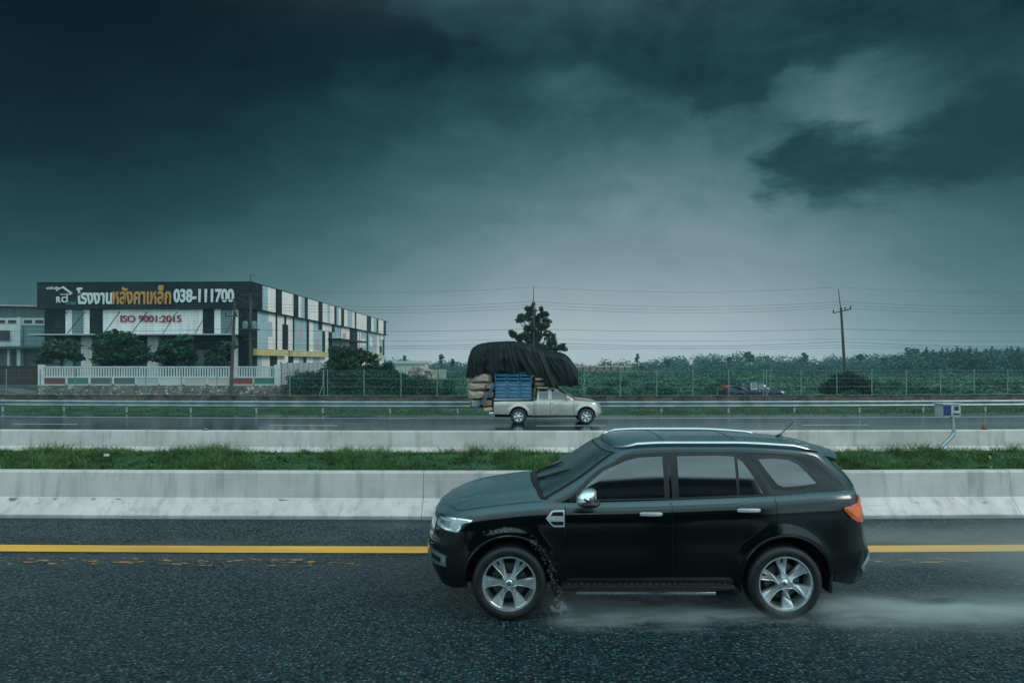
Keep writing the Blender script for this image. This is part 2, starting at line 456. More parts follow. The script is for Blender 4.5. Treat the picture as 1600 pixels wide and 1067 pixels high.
def barrier(name, Y, z0, h, w, joints, mat, label, mount=0):
    """New Jersey profile cast in place, with thin joints"""
    prof = [(0, 0), (.0, .06), (.18, .285), (.205, .32), (.235, h - .03), (.25, h), (w - .25, h), (w - .235, h - .03), (w - .205, .32), (w - .18, .285), (w, .06), (w, 0)]
    root = empty(name, (0, Y, z0), 0, label, 'barrier')
    joints = [-92] + joints + [92]
    for a, b in zip(joints[:-1], joints[1:]):
        g = .004; xs = list(np.linspace(a + g, b - g, max(2, int((b - a) / 1.5))))
        rows = [[(x, y + bend(x), z) for y, z in prof] for x in xs]
        mb = MB().grid(rows, closed=True); n = len(prof); k = len(rows)
        mb.f += [list(range(n))[::-1], [(k-1)*n + i for i in range(n)]]; mb.m += [0, 0]
        mb.build('barrier_section', mat, root)
    return root
j1 = [(660 - 800) / F * 9.85 + 10.25 * k for k in range(-7, 8)]
j2 = [(160 - 800) / F * 16.1 + 8.9 * k for k in range(-7, 13)]
barrier('concrete_barrier', 9.74, 0, .765, .62, j1, CB1, 'long wet concrete barrier directly behind the black suv, beside the yellow line')
barrier('concrete_barrier', 15.7, 0, .76, .62, j2, CB2, 'paler concrete barrier on the far side of the grass strip')
# small fittings on top of the far barrier
def reflector(u, v, col, lab, h, w):
    p = at(u, v, 16.02); p.y += bend(p.x)
    root = empty('barrier_reflector', (p.x, p.y, .76), 0, lab, 'reflector', 'small reflectors on the far barrier')
    mb = MB(); mb.rbox((-w/2, -.02, .03), (w/2, .02, h), .012); mb.build('lens', col, root, smooth=True)
    MB().rbox((-w/2 - .01, -.03, 0), (w/2 + .01, .03, .035), .008).build('foot', M('black rubber', (.012, .012, .013), .6), root, smooth=True)
reflector(1550, 668, M('orange reflector', (.34, .11, .045), .45), 'rusty orange reflector standing on the far barrier near the speed sensor', .15, .09)
reflector(318, 672, M('pale reflector', (.55, .57, .56), .3), 'tiny pale stud lying on the far barrier left of the pickup', .05, .10)

# ------------------------------------------------------------------ median grass
def blades(name, pos, h, w, lean, mat, kind='stuff', seg=3, parent=None):
    """many curved grass blades in one mesh"""
    n = len(pos); pos = np.asarray(pos)
    a = RNG.uniform(0, 2 * PI, n); dx, dy = np.cos(a), np.sin(a)          # lean direction
    b = RNG.uniform(0, 2 * PI, n); wx, wy = np.cos(b), np.sin(b)          # width direction
    L = lean * h
    rows = []
    for k in range(seg + 1):
        t = k / seg
        cx = pos[:, 0] + dx * L * t ** 1.8; cy = pos[:, 1] + dy * L * t ** 1.8
        cz = pos[:, 2] + h * (t - .38 * lean * t * t)
        ww = w * (1 - t) ** .7 * (.6 + .8 * t if t < .5 else 1)
        if k < seg:
            rows.append(np.stack([cx - wx * ww, cy - wy * ww, cz], 1)); rows.append(np.stack([cx + wx * ww, cy + wy * ww, cz], 1))
        else: rows.append(np.stack([cx, cy, cz], 1))
    m = len(rows); V = np.stack(rows, 1).reshape(-1, 3); base = np.arange(n) * m
    loops = []; 
    faces = []
    for k in range(seg - 1): faces.append((2*k, 2*k+1, 2*k+3, 2*k+2))
    faces.append((2*seg-2, 2*seg-1, 2*seg))
    sizes = [len(f) for f in faces]; flat = np.concatenate([np.array(f) for f in faces])
    LV = (base[:, None] + flat[None, :]).reshape(-1)
    sz = np.tile(sizes, n)
    return rawmesh(name, V, LV, sz, mat, parent, kind)

def rawmesh(name, V, LV, sz, mat, parent=None, kind=None, smooth=False):
    me = bpy.data.meshes.new(name)
    me.vertices.add(len(V)); me.vertices.foreach_set('co', np.asarray(V, dtype=np.float32).reshape(-1))
    me.loops.add(len(LV)); me.loops.foreach_set('vertex_index', np.asarray(LV, dtype=np.int32))
    me.polygons.add(len(sz)); st = np.concatenate([[0], np.cumsum(sz)[:-1]])
    me.polygons.foreach_set('loop_start', st.astype(np.int32)); me.polygons.foreach_set('loop_total', np.asarray(sz, dtype=np.int32))
    me.update(calc_edges=True); me.materials.append(mat)
    o = bpy.data.objects.new(name, me); link(o, parent)
    if kind: o['kind'] = kind
    return o

def leaves(name, cen, size, mat, parent=None, kind=None, flat=.0, elong=1.6, droop=0):
    """leaf-shaped four-sided faces scattered at the given centres"""
    cen = np.asarray(cen); n = len(cen)
    size = np.broadcast_to(size, (n,)) * RNG.uniform(.6, 1.35, n)
    d = RNG.normal(size=(n, 3)); d[:, 2] = d[:, 2] * (1 - flat) - droop; d /= np.linalg.norm(d, axis=1)[:, None]
    e = RNG.normal(size=(n, 3)); e -= (e * d).sum(1)[:, None] * d; e /= np.linalg.norm(e, axis=1)[:, None]
    s = size[:, None]
    V = np.stack([cen - d * s * elong * .5, cen + e * s * .42, cen + d * s * elong * .5, cen - e * s * .42], 1).reshape(-1, 3)
    return rawmesh(name, V, np.arange(4 * n), np.full(n, 4), mat, parent, kind)

def gz(y):
    ys = [p[0] for p in gp]; zs = [p[1] for p in gp]
    return np.interp(y, ys, zs)
GR1 = leafmat('median grass blades', (.022, .075, .012), (.070, .175, .028), (.25, .29, .105), .45, .35, 1.9, .45, 1.5)
GR3 = leafmat('median turf blades', (.012, .045, .010), (.030, .085, .018), (.075, .085, .03), .5, .2, 1.9, .5, 1.4)
GR2 = leafmat('verge grass blades', (.030, .070, .020), (.060, .125, .035), (.17, .16, .07), .5, .3)
def median():
    k = 2600
    tx = RNG.uniform(-17, 17, k); ty = RNG.uniform(10.9, 15.55, k); th = RNG.uniform(.12, .40, k) * (1 + .35 * np.sin(tx * 1.7 + ty)); tn = RNG.integers(18, 62, k)
    ix = np.repeat(np.arange(k), tn); n = len(ix)
    r = RNG.normal(size=(n, 2)) * .075
    x = tx[ix] + r[:, 0] * 1.4; y = np.clip(ty[ix] + r[:, 1], 10.7, 15.68); h = th[ix] * RNG.uniform(.5, 1.1, n)
    P = np.stack([x, y + .0015 * x * x, gz(y) - .03], 1)
    blades('median_grass', P, h, RNG.uniform(.0035, .009, n), RNG.uniform(.3, 1.3, n), GR1)
    # short turf between the tufts
    n = 30000; x = RNG.uniform(-17, 17, n); y = RNG.uniform(10.7, 15.7, n)
    blades('median_turf', np.stack([x, y + .0015*x*x, gz(y) - .02], 1), RNG.uniform(.05, .12, n), RNG.uniform(.004, .009, n), RNG.uniform(.2, 1.1, n), GR3, seg=2)
    m = 2600; x = RNG.uniform(-17, 17, m); y = RNG.uniform(11, 14.4, m)
    leaves('median_weeds', np.stack([x, y + .0015*x*x, gz(y) + RNG.uniform(.0, .14, m)], 1), .06, leafmat('weed leaves', (.012, .045, .012), (.03, .10, .022), (.10, .13, .03), .4, .2), kind='stuff', flat=.4, elong=2)
    # the odd tall stalk against the far barrier
    m = 520; x = RNG.uniform(-17, 17, m); y = RNG.uniform(14.3, 15.6, m)
    P = np.stack([x, y + .0015*x*x, gz(y)], 1)
    blades('tall_grass_stalks', P, RNG.uniform(.3, .56, m), np.full(m, .0042), RNG.uniform(.5, 1.6, m), GR1, seg=7)
median()
def verge():
    n = 26000; x = RNG.uniform(-42, 42, n); y = RNG.uniform(30.75, 34.6, n)
    c = np.sin(x * .9) + np.sin(x * 2.7 + 2)
    keep = (y > 31.0 + .35 * np.sin(x * 1.3) + .25 * np.sin(x * 3.9)) | (RNG.uniform(size=n) < .15)
    x, y, c = x[keep], y[keep], c[keep]
    P = np.stack([x, y + .0015 * x * x, gz(y) - .02], 1)
    blades('verge_grass', P, RNG.uniform(.08, .2, len(x)) * (1 + .2 * c), np.full(len(x), .016), RNG.uniform(.3, 1.1, len(x)), GR2, seg=2)
verge()
# little white scrap of litter caught in the grass
mb = MB(); mb.rbox((-.05, -.03, -.03), (.06, .03, .03), .015)
p = at(166, 711, 13.6)
tag(mb.build('litter', M('white paper scrap', (.6, .6, .58), .6), loc=(p.x, p.y, .47), smooth=True), 'crumpled white scrap of litter caught in the median grass', 'litter')

# ------------------------------------------------------------------ speed sensor on its bent post
p = at(1478, 694, 15.3)
root = empty('roadside_sensor', (p.x, p.y + bend(p.x), .24), 0, 'grey box sensor with blue front on a bent post in the median', 'sensor')
GS = M('galvanised steel', (.42, .46, .47), .38, metal=.7, var=.2, vs=12)
s58 = 15.3 / F
MB().tube([(-.12, 0, -.1), (.0, 0, .1), (.34, .0, .46), (.36, 0, .56), (.31, 0, .98)], .045, 10).build('post', GS, root, smooth=True)
b = MB(); b.rbox((-.04, -.17, .97), (.42, .17, 1.30), .02); b.build('housing', M('grey housing', (.50, .54, .54), .4, var=.2), root, smooth=True)
MB().rbox((-.045, -.178, 1.0), (.16, -.165, 1.27), .004).build('blue_panel', M('blue panel', (.012, .035, .16), .3), root)
mb = MB(); mb.rbox((.24, -.182, 1.14), (.36, -.168, 1.25), .004); mb.rbox((.22, -.18, 1.02), (.38, -.168, 1.07), .004)
mb.build('display_window', M('dark window', (.05, .06, .06), .2), root)
MB().rbox((-.08, -.20, 1.295), (.46, .20, 1.325), .01).build('rain_hood', M('grey housing', (.5, .54, .54)), root, smooth=True)
MB().rbox((-.24, -.12, -.04), (.0, .12, .08), .02).build('base_block', M('base concrete', (.3, .3, .28), .8, bump=.4), root, smooth=True)

# ------------------------------------------------------------------ guardrail
root = empty('guardrail', (0, 32.0, -.2), 0, 'long galvanised steel crash barrier between the far road and the brown wall', 'guardrail')
wp = [(0, .62), (-.02, .66), (.03, .70), (.05, .70), (-.05, .615), (-.07, .58), (-.07, .54), (-.005, .50), (.0, .47), (-.07, .42), (-.07, .38), (-.04, .34), (.03, .30), (.05, .30), (.0, .36)]
wp = [(.02, .70), (-.035, .675), (-.06, .62), (-.05, .585), (.015, .535), (.015, .485), (-.05, .435), (-.06, .40), (-.035, .345), (.02, .32), (.026, .32), (-.026, .35), (-.05, .40), (-.04, .43), (.024, .48), (.024, .54), (-.04, .59), (-.05, .62), (-.026, .67), (.026, .70)]
rows = [[(x, y + bend(x), z) for y, z in wp] for x in xs_range(-62, 62, 2)]
MB().grid(rows, closed=True).build('rail_beam', M('weathered galvanised rail', (.28, .33, .34), .45, metal=.45, var=.25, vs=1.5, bump=.1), root, smooth=True, angle=50)
post0 = None
pm = MB(); pm.lathe([(.0, -.2), (.06, -.2), (.06, .66), (.055, .70), (0, .72)], 10, (0, .12, 0)); pm.box((-.05, .02, .42), (.05, .10, .62))
x = (1141.6 - 800) / F * 32 - 3.79 * 15
while x < 40:
    if abs(x) < 40:
        if post0 is None: post0 = pm.build('rail_post', GS, root, smooth=True); o = post0
        else: o = copy_tree(post0, root)
        o.location = (x, bend(x), 0)
    x += 3.79

# ------------------------------------------------------------------ brown retaining wall with a wire fence on top
WALLY = 38.0
def brown():
    m, T, b, out = newmat('stained brown wall')
    tc = T.n('ShaderNodeTexCoord').outputs['Object']
    n1 = T.noise(T.vmap(tc, (.8, 1, 1.6)), 1.6, 7, .65); n2 = T.noise(T.vmap(tc, (3, 1, .6)), 1.2, 6, .6); n3 = T.noise(tc, 14, 4)
    c = T.mix(T.ss(n1, .38, .62), (.030, .030, .027, 1), (.115, .085, .065, 1))
    c = T.mix(T.m('MULTIPLY', T.ss(n2, .55, .72), .7), c, (.19, .165, .14, 1))
    c = T.mix(T.m('MULTIPLY', T.ss(n3, .55, .8), .3), c, (.02, .03, .02, 1))
    T.set(b.inputs['Base Color'], c); b.inputs['Roughness'].default_value = .8
    T.set(b.inputs['Normal'], T.n('ShaderNodeBump', {'Height': n1, 'Strength': .7, 'Distance': .06}))
    return m
root = empty('retaining_wall', (0, WALLY, 0), 0, 'low stained brown concrete wall running behind the guardrail', 'wall')
xs = list(np.arange(-60, 60.1, 4.6))
BRW = brown()
for a, b_ in zip(xs[:-1], xs[1:]):
    dz = RNG.uniform(-.02, .02)
    mb = MB(); r_ = []
    for x in np.linspace(a + .012, b_ - .012, 3):
        r_.append([(x, -.12 + bend(x), -.9), (x, -.12 + bend(x), .40 + dz), (x, -.15 + bend(x), .40 + dz), (x, -.15 + bend(x), .455 + dz), (x, .10 + bend(x), .455 + dz), (x, .10 + bend(x), -.9)])
    mb.grid(r_, closed=True); mb.f += [[0,1,2,3,4,5], [17,16,15,14,13,12]]; mb.m += [0, 0]
    mb.build('wall_section', BRW, root)
FP = M('pale fence paint', (.20, .30, .295), .45, metal=.1, var=.15)
root = empty('wire_fence', (0, WALLY, .44), 0, 'pale green welded wire fence on posts along the brown wall', 'fence')
post = MB(); post.box((-.022, -.022, 0), (.022, .022, 1.74)); post.box((-.032, -.032, 1.74), (.032, .032, 1.76)); post.rbox((-.07, -.06, 0), (.07, .06, .03), .008)
p0 = None; posts_x = []
for u in [7, 61, 116.5, 172, 227, 283, 339, 397, 453, 506, 512, 569, 626.5, 683, 740, 797, 854, 912.5, 969.5, 1026, 1082.5, 1139, 1193, 1197.5, 1252, 1308, 1363, 1417, 1471, 1524, 1577, 1632, -50]:
    x = (u - 800) / F * WALLY; x = (u - 800) / F * (WALLY + bend(x)); posts_x.append(x)
    if p0 is None: p0 = post.build('fence_post', FP, root); o = p0
    else: o = copy_tree(p0, root)
    o.location = (x, bend(x), 0); o.rotation_euler = (0, random.uniform(-.012, .012), 0)
# slanting braces at the two gates
for u in (508, 1195):
    x = (u - 800) / F * 39
    MB().tube([(x - .16, bend(x) - .05, -.45), (x - .12, bend(x) - .05, .05), (x + .12, bend(x) - .05, .75), (x + .14, bend(x) - .03, 1.74)], .028, 8).build('brace', FP, root, smooth=True)
mb = MB()
hz_ = [.04, .30, .55, .62, .88, 1.10, 1.17, 1.42, 1.66]
xs = xs_range(-39, 39, 3)
for z in hz_:
    r = .0052 if z in (.04, .62, 1.17, 1.66) else .0028
    mb.tube([(x, bend(x) - .03, z) for x in xs], r, 4)
x = -38.0
while x < 38.5:
    b = bend(x) - .03
    mb.add([(x - .0019, b, .04), (x + .0019, b, .04), (x + .0019, b, 1.66), (x - .0019, b, 1.66), (x, b + .004, .04), (x, b + .004, 1.66)], [(0,1,2,3), (1,4,5,2), (4,0,3,5)])
    x += .16
mb.build('wire_mesh', FP, root, fix=False)
# ------------------------------------------------------------------ vehicles
from mathutils import noise as mnoise
def itp(*pts):
    """smooth curve through points (Hermite with limited slopes)"""
    X = [p[0] for p in pts]; Y = [p[1] for p in pts]; n = len(X)
    d = [(Y[i+1] - Y[i]) / (X[i+1] - X[i]) for i in range(n - 1)]
    t = [d[0]] + [0 if d[i-1] * d[i] <= 0 else 2 * d[i-1] * d[i] / (d[i-1] + d[i]) for i in range(1, n - 1)] + [d[-1]]
    def f(x):
        if x <= X[0]: return Y[0]
        if x >= X[-1]: return Y[-1]
        i = 0
        while x > X[i+1]: i += 1
        h = X[i+1] - X[i]; u = (x - X[i]) / h
        return (Y[i] * (1 + 2*u) * (1-u)**2 + h * t[i] * u * (1-u)**2 + Y[i+1] * u*u * (3 - 2*u) + h * t[i+1] * u*u * (u-1))
    return f
def lin(*pts):
    X = [p[0] for p in pts]; Y = [p[1] for p in pts]
    return lambda x: float(np.interp(x, X, Y))

class Shell:
    """car body: a tub whose sides wrap round nose and tail, a cap (bonnet/deck) and a greenhouse"""
    def __init__(s, **k): s.__dict__.update(k)
    def E(s, d, a, p): return 1.0 if d >= a else max(0.0, 1 - ((a - max(d, 0)) / a) ** p) ** (1 / p)
    def S(s, xb, z, side=-1):
        Am = 1.0
        x = xb
        if xb < Am: x += s.nose(z) * (1 - xb / Am) ** 2
        dr = s.L - xb
        if dr < Am: x -= s.tail(z) * (1 - dr / Am) ** 2
        e = s.E(xb, s.af, s.pf) * s.E(dr, s.ar, s.pr)
        y = s.wid(s.zt(xb) - z, xb)
        for cx, cz, R in s.arcs:
            r = math.hypot(xb - cx, z - cz)
            if z > cz - .12: y += s.flare * math.exp(-((r - R - .015) / .075) ** 2)
        return Vector((x, side * y * e, z))
    def zbot(s, xb):
        z = s.zb(xb)
        for cx, cz, R in s.arcs:
            if abs(xb - cx) < R: z = max(z, cz + math.sqrt(R * R - (xb - cx) ** 2))
        return z
    def cap(s, xb, q):
        t = s.S(xb, s.zt(xb), 1)
        return Vector((t.x, t.y * q, t.z + s.crown(xb, abs(q))))
    def columns(s):
        xs = []
        for a, p, rev in ((s.af, s.pf, 0), (s.ar, s.pr, 1)):
            for i in range(0, 15):
                th = i / 14 * 1.25; d = a * (1 - math.cos(th) ** (2 / p)); xs.append(s.L - d if rev else d)
        for cx, cz, R in s.arcs:
            for i in range(0, 29): xs.append(cx - R * math.cos(PI * i / 28))
            xs += [cx - R - .002, cx + R + .002]
        xs += list(np.arange(.5, s.L - .4, .12))
        xs = sorted(xs); o = [xs[0]]
        for x in xs[1:]:
            if x - o[-1] > .0015: o.append(x)
        return o
    def tub(s, nr=26):
        cols = s.columns(); mb = MB()
        for side in (-1, 1):
            rows = []
            for xb in cols:
                zb, zt = s.zbot(xb), s.zt(xb)
                r = []
                for j in range(nr + 1):
                    t = j / nr; t = t ** .85
                    r.append(s.S(xb, zb + (zt - zb) * t, side))
                # turn under at the bottom
                p = r[0].copy(); q = p.copy(); q.y *= .93; q.z -= .012
                rows.append([q] + r)
            mb.grid(rows)
        rows = []
        for xb in cols: rows.append([s.cap(xb, -math.cos(PI * j / 28)) for j in range(29)])
        mb.grid(rows)
        return mb
    # greenhouse -------------------------------------------------
    def gE(s, x, t):
        d1, d2 = x - s.gf(t), s.gr(t) - x
        return s.E(d1, s.gaf(t), s.gp) * s.E(d2, s.gar(t), s.gp)
    def gz(s, x, t): return (s.zt(x) - .02) * (1 - t) + s.ze(x) * t
    def G(s, x, t, side=-1): return Vector((x, side * s.gw(t, x) * s.gE(x, t), s.gz(x, t)))
    def Gxz(s, x, z, side=-1):
        a, b = s.zt(x) - .02, s.ze(x); return s.G(x, (z - a) / (b - a), side)
    def Gth(s, th, t, rear=False):
        """round the front (or rear) of the greenhouse by angle"""
        a = s.gar(t) if rear else s.gaf(t)
        d = a * (1 - max(0, math.cos(abs(th))) ** (2 / s.gp))
        x = s.gr(t) - d if rear else s.gf(t) + d
        y = math.sin(abs(th)) ** (2 / s.gp) * s.gw(t, x) * (1 if th > 0 else -1)
        return Vector((x, y, s.gz(x, t)))
    def house(s, nt=20, ns=34):
        mb = MB(); ths = [i / 14 * PI / 2 for i in range(15)]
        for side in (-1, 1):
            rows = []
            for i in range(15): rows.append([s.Gth(side * ths[i], j / nt) for j in range(nt + 1)])
            for i in range(1, ns):
                r = []
                for j in range(nt + 1):
                    t = j / nt; xa, xb_ = s.gf(t) + s.gaf(t), s.gr(t) - s.gar(t); r.append(s.G(xa + (xb_ - xa) * i / ns, t, side))
                rows.append(r)
            for i in range(14, -1, -1): rows.append([s.Gth(side * ths[i], j / nt, True) for j in range(nt + 1)])
            top = [r[-1] for r in rows]
            mb.grid(rows)
            rows2 = []
            for p in top: rows2.append([Vector((p.x, p.y * math.cos(PI / 2 * q / 12), p.z + s.rc(p.x) * (1 - math.cos(PI / 2 * q / 12) ** 2.3) * min(1, (abs(p.y) / .5)))) for q in range(13)])
            mb.grid(rows2)
        return mb

def patch(fn, us, lo, hi, nr=8, off=.005, back=.02, name='panel', mat=None, parent=None, smooth=True, round_=.0):
    """slab lying on a body surface: fn(u, v); us = columns, lo/hi = edges"""
    def nrm(u, v):
        e = .004
        a = fn(u + e, v) - fn(u - e, v); b = fn(u, v + e) - fn(u, v - e)
        n = a.cross(b)
        if n.length < 1e-12: return Vector((0, 0, 1))
        return n.normalized()
    cen = None; rows_o = []; rows_i = []
    um = us[len(us) // 2]; vm = (lo(um) + hi(um)) / 2
    n0 = nrm(um, vm); c0 = fn(um, vm)
    sgn = 1 if n0.dot(c0 - patch.centre) > 0 else -1
    for u in us:
        a, b = lo(u), hi(u); ro = []; ri = []
        if b < a: b = a
        for j in range(nr + 1):
            v = a + (b - a) * j / nr; n = nrm(u, v) * sgn; p = fn(u, v)
            ro.append(p + n * off); ri.append(p - n * back)
        rows_o.append(ro); rows_i.append(ri)
    mb = MB(); mb.grid(rows_o)
    k = len(us)
    ring_o = [rows_o[i][0] for i in range(k)] + [rows_o[-1][j] for j in range(1, nr + 1)] + [rows_o[i][-1] for i in range(k-2, -1, -1)] + [rows_o[0][j] for j in range(nr - 1, 0, -1)]
    ring_i = [rows_i[i][0] for i in range(k)] + [rows_i[-1][j] for j in range(1, nr + 1)] + [rows_i[i][-1] for i in range(k-2, -1, -1)] + [rows_i[0][j] for j in range(nr - 1, 0, -1)]
    mb.grid([ring_o + [ring_o[0]], ring_i + [ring_i[0]]])
    return mb.build(name, mat, parent, smooth=smooth, angle=50, weld=.0004)
patch.centre = Vector((2.4, 0, .7))

def poly_patch(fn, lower, upper, n=22, **k):
    """slab between a lower and an upper outline given as points"""
    xa = max(lower[0][0], upper[0][0]); xb = min(lower[-1][0], upper[-1][0])
    L, U = lin(*lower), lin(*upper)
    us = sorted(set([xa + (xb - xa) * i / n for i in range(n + 1)] + [p[0] for p in lower + upper if xa < p[0] < xb]))
    return patch(fn, us, L, U, **k)

def seam(fn, pts, r=.004, off=.001, name='shut_line', mat=None, parent=None, sub=10):
    out = []
    for a, b in zip(pts[:-1], pts[1:]):
        for i in range(sub): out.append(fn(a[0] + (b[0]-a[0]) * i/sub, a[1] + (b[1]-a[1]) * i/sub))
    out.append(fn(*pts[-1]))
    return MB().tube(out, r, 6).build(name, mat, parent, smooth=True)

# materials
def paint_mat(name, col, rough, crough=.06, flake=0, drops=.25, metal=0, spec=.5, bead_sheen=0):
    m, T, b, out = newmat(name)
    tc = T.n('ShaderNodeTexCoord').outputs['Object']
    n1 = T.noise(tc, 2.2, 4); n2 = T.noise(tc, 170, 2, .7); n3 = T.noise(T.vmap(tc, (1, 1, .35)), 34, 4, .7)
    c = T.mix(T.ss(n1, .35, .65), c4([x * .9 for x in col]), c4([x * 1.12 for x in col]))
    T.set(b.inputs['Base Color'], c)
    b.inputs['Metallic'].default_value = metal; b.inputs['Roughness'].default_value = rough; b.inputs['Specular IOR Level'].default_value = spec
    b.inputs['Coat Weight'].default_value = 1; T.set(b.inputs['Coat Roughness'], T.ss(n3, .3, .7, crough * .6, crough * 1.8))
    bp = T.n('ShaderNodeBump', {'Height': T.m('ADD', n2, T.m('MULTIPLY', n3, .5)), 'Strength': drops, 'Distance': .0025})
    if bead_sheen:
        # rain drops roughen upper panels; paler colour there imitates scattered sky light
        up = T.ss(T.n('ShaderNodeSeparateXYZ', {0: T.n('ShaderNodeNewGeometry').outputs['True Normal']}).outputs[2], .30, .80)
        T.set(bp.inputs['Strength'], T.ss(up, 0, 1, drops, bead_sheen))
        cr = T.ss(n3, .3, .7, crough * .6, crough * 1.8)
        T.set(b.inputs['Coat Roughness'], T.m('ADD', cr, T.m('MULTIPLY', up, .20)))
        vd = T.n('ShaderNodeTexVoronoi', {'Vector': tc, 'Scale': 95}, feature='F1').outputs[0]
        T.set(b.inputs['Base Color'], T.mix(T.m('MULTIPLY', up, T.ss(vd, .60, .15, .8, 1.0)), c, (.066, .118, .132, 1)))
    T.set(b.inputs['Coat Normal'], bp); T.set(b.inputs['Normal'], bp)
    return m
BLK = paint_mat('wet black car paint', (.0018, .0028, .0033), .5, .045, drops=.07, spec=0, bead_sheen=.35)
BLK.node_tree.nodes['Principled BSDF'].inputs['Coat IOR'].default_value = 1.5
SILV = paint_mat('champagne silver paint', (.46, .405, .35), .38, .08, drops=.15, metal=.55)
NAVY = paint_mat('dark blue truck paint', (.006, .018, .034), .35, .10, drops=.15, spec=.2)
NAVY.node_tree.nodes['Principled BSDF'].inputs['Coat Weight'].default_value = .35
def glass_mat(name, col, rough, drops):
    m, T, b, out = newmat(name)
    tc = T.n('ShaderNodeTexCoord').outputs['Object']
    n2 = T.noise(tc, 140, 2, .7); n3 = T.noise(T.vmap(tc, (1.5, 1, .3)), 12, 5, .7)
    T.set(b.inputs['Base Color'], T.mix(T.ss(n3, .4, .7), c4(col), c4([x * 1.6 for x in col])))
    T.set(b.inputs['Roughness'], T.ss(n3, .35, .7, rough, rough * 2.2)); b.inputs['IOR'].default_value = 2.15
    T.set(b.inputs['Normal'], T.n('ShaderNodeBump', {'Height': n2, 'Strength': drops, 'Distance': .002}))
    return m
GLS = glass_mat('tinted side glass', (.004, .006, .007), .03, .05)
WSG = glass_mat('rainy windscreen glass', (.026, .050, .052), .12, .6)
PLB = M('black exterior plastic', (.010, .011, .012), .45, var=.2, vs=20, bump=.15, bs=200)
RUB = M('tyre rubber', (.016, .0165, .0175), .52, var=.25, vs=14, bump=.2, bs=90)
CHR = M('chrome trim', (.74, .77, .78), .12, metal=1, var=.06, vs=20)
ALU = M('machined alloy', (.66, .70, .71), .36, metal=.8, var=.1, vs=30, bump=.05, bs=120)
ALD = M('dark painted alloy', (.030, .034, .036), .35, metal=.5, var=.15)
MATT = M('underbody black', (.004, .0045, .005), .85, var=.2)
SEAM = M('shut line shadow gap', (.0015, .0018, .002), .9)
LENS = M('clear lamp lens', (.42, .47, .48), .08, var=.35, vs=28, coat=1, stretch=(1, 1, 2.4))
LENB = M('lamp reflector chrome', (.80, .83, .84), .1, metal=1, var=.3, vs=40)
TAIL = M('orange red tail lens', (.72, .085, .012), .15, var=.3, vs=22, coat=1, stretch=(1, 1, 3))
TAIO = M('bright orange tail lens', (.95, .19, .025), .18, var=.25, vs=30, coat=1)

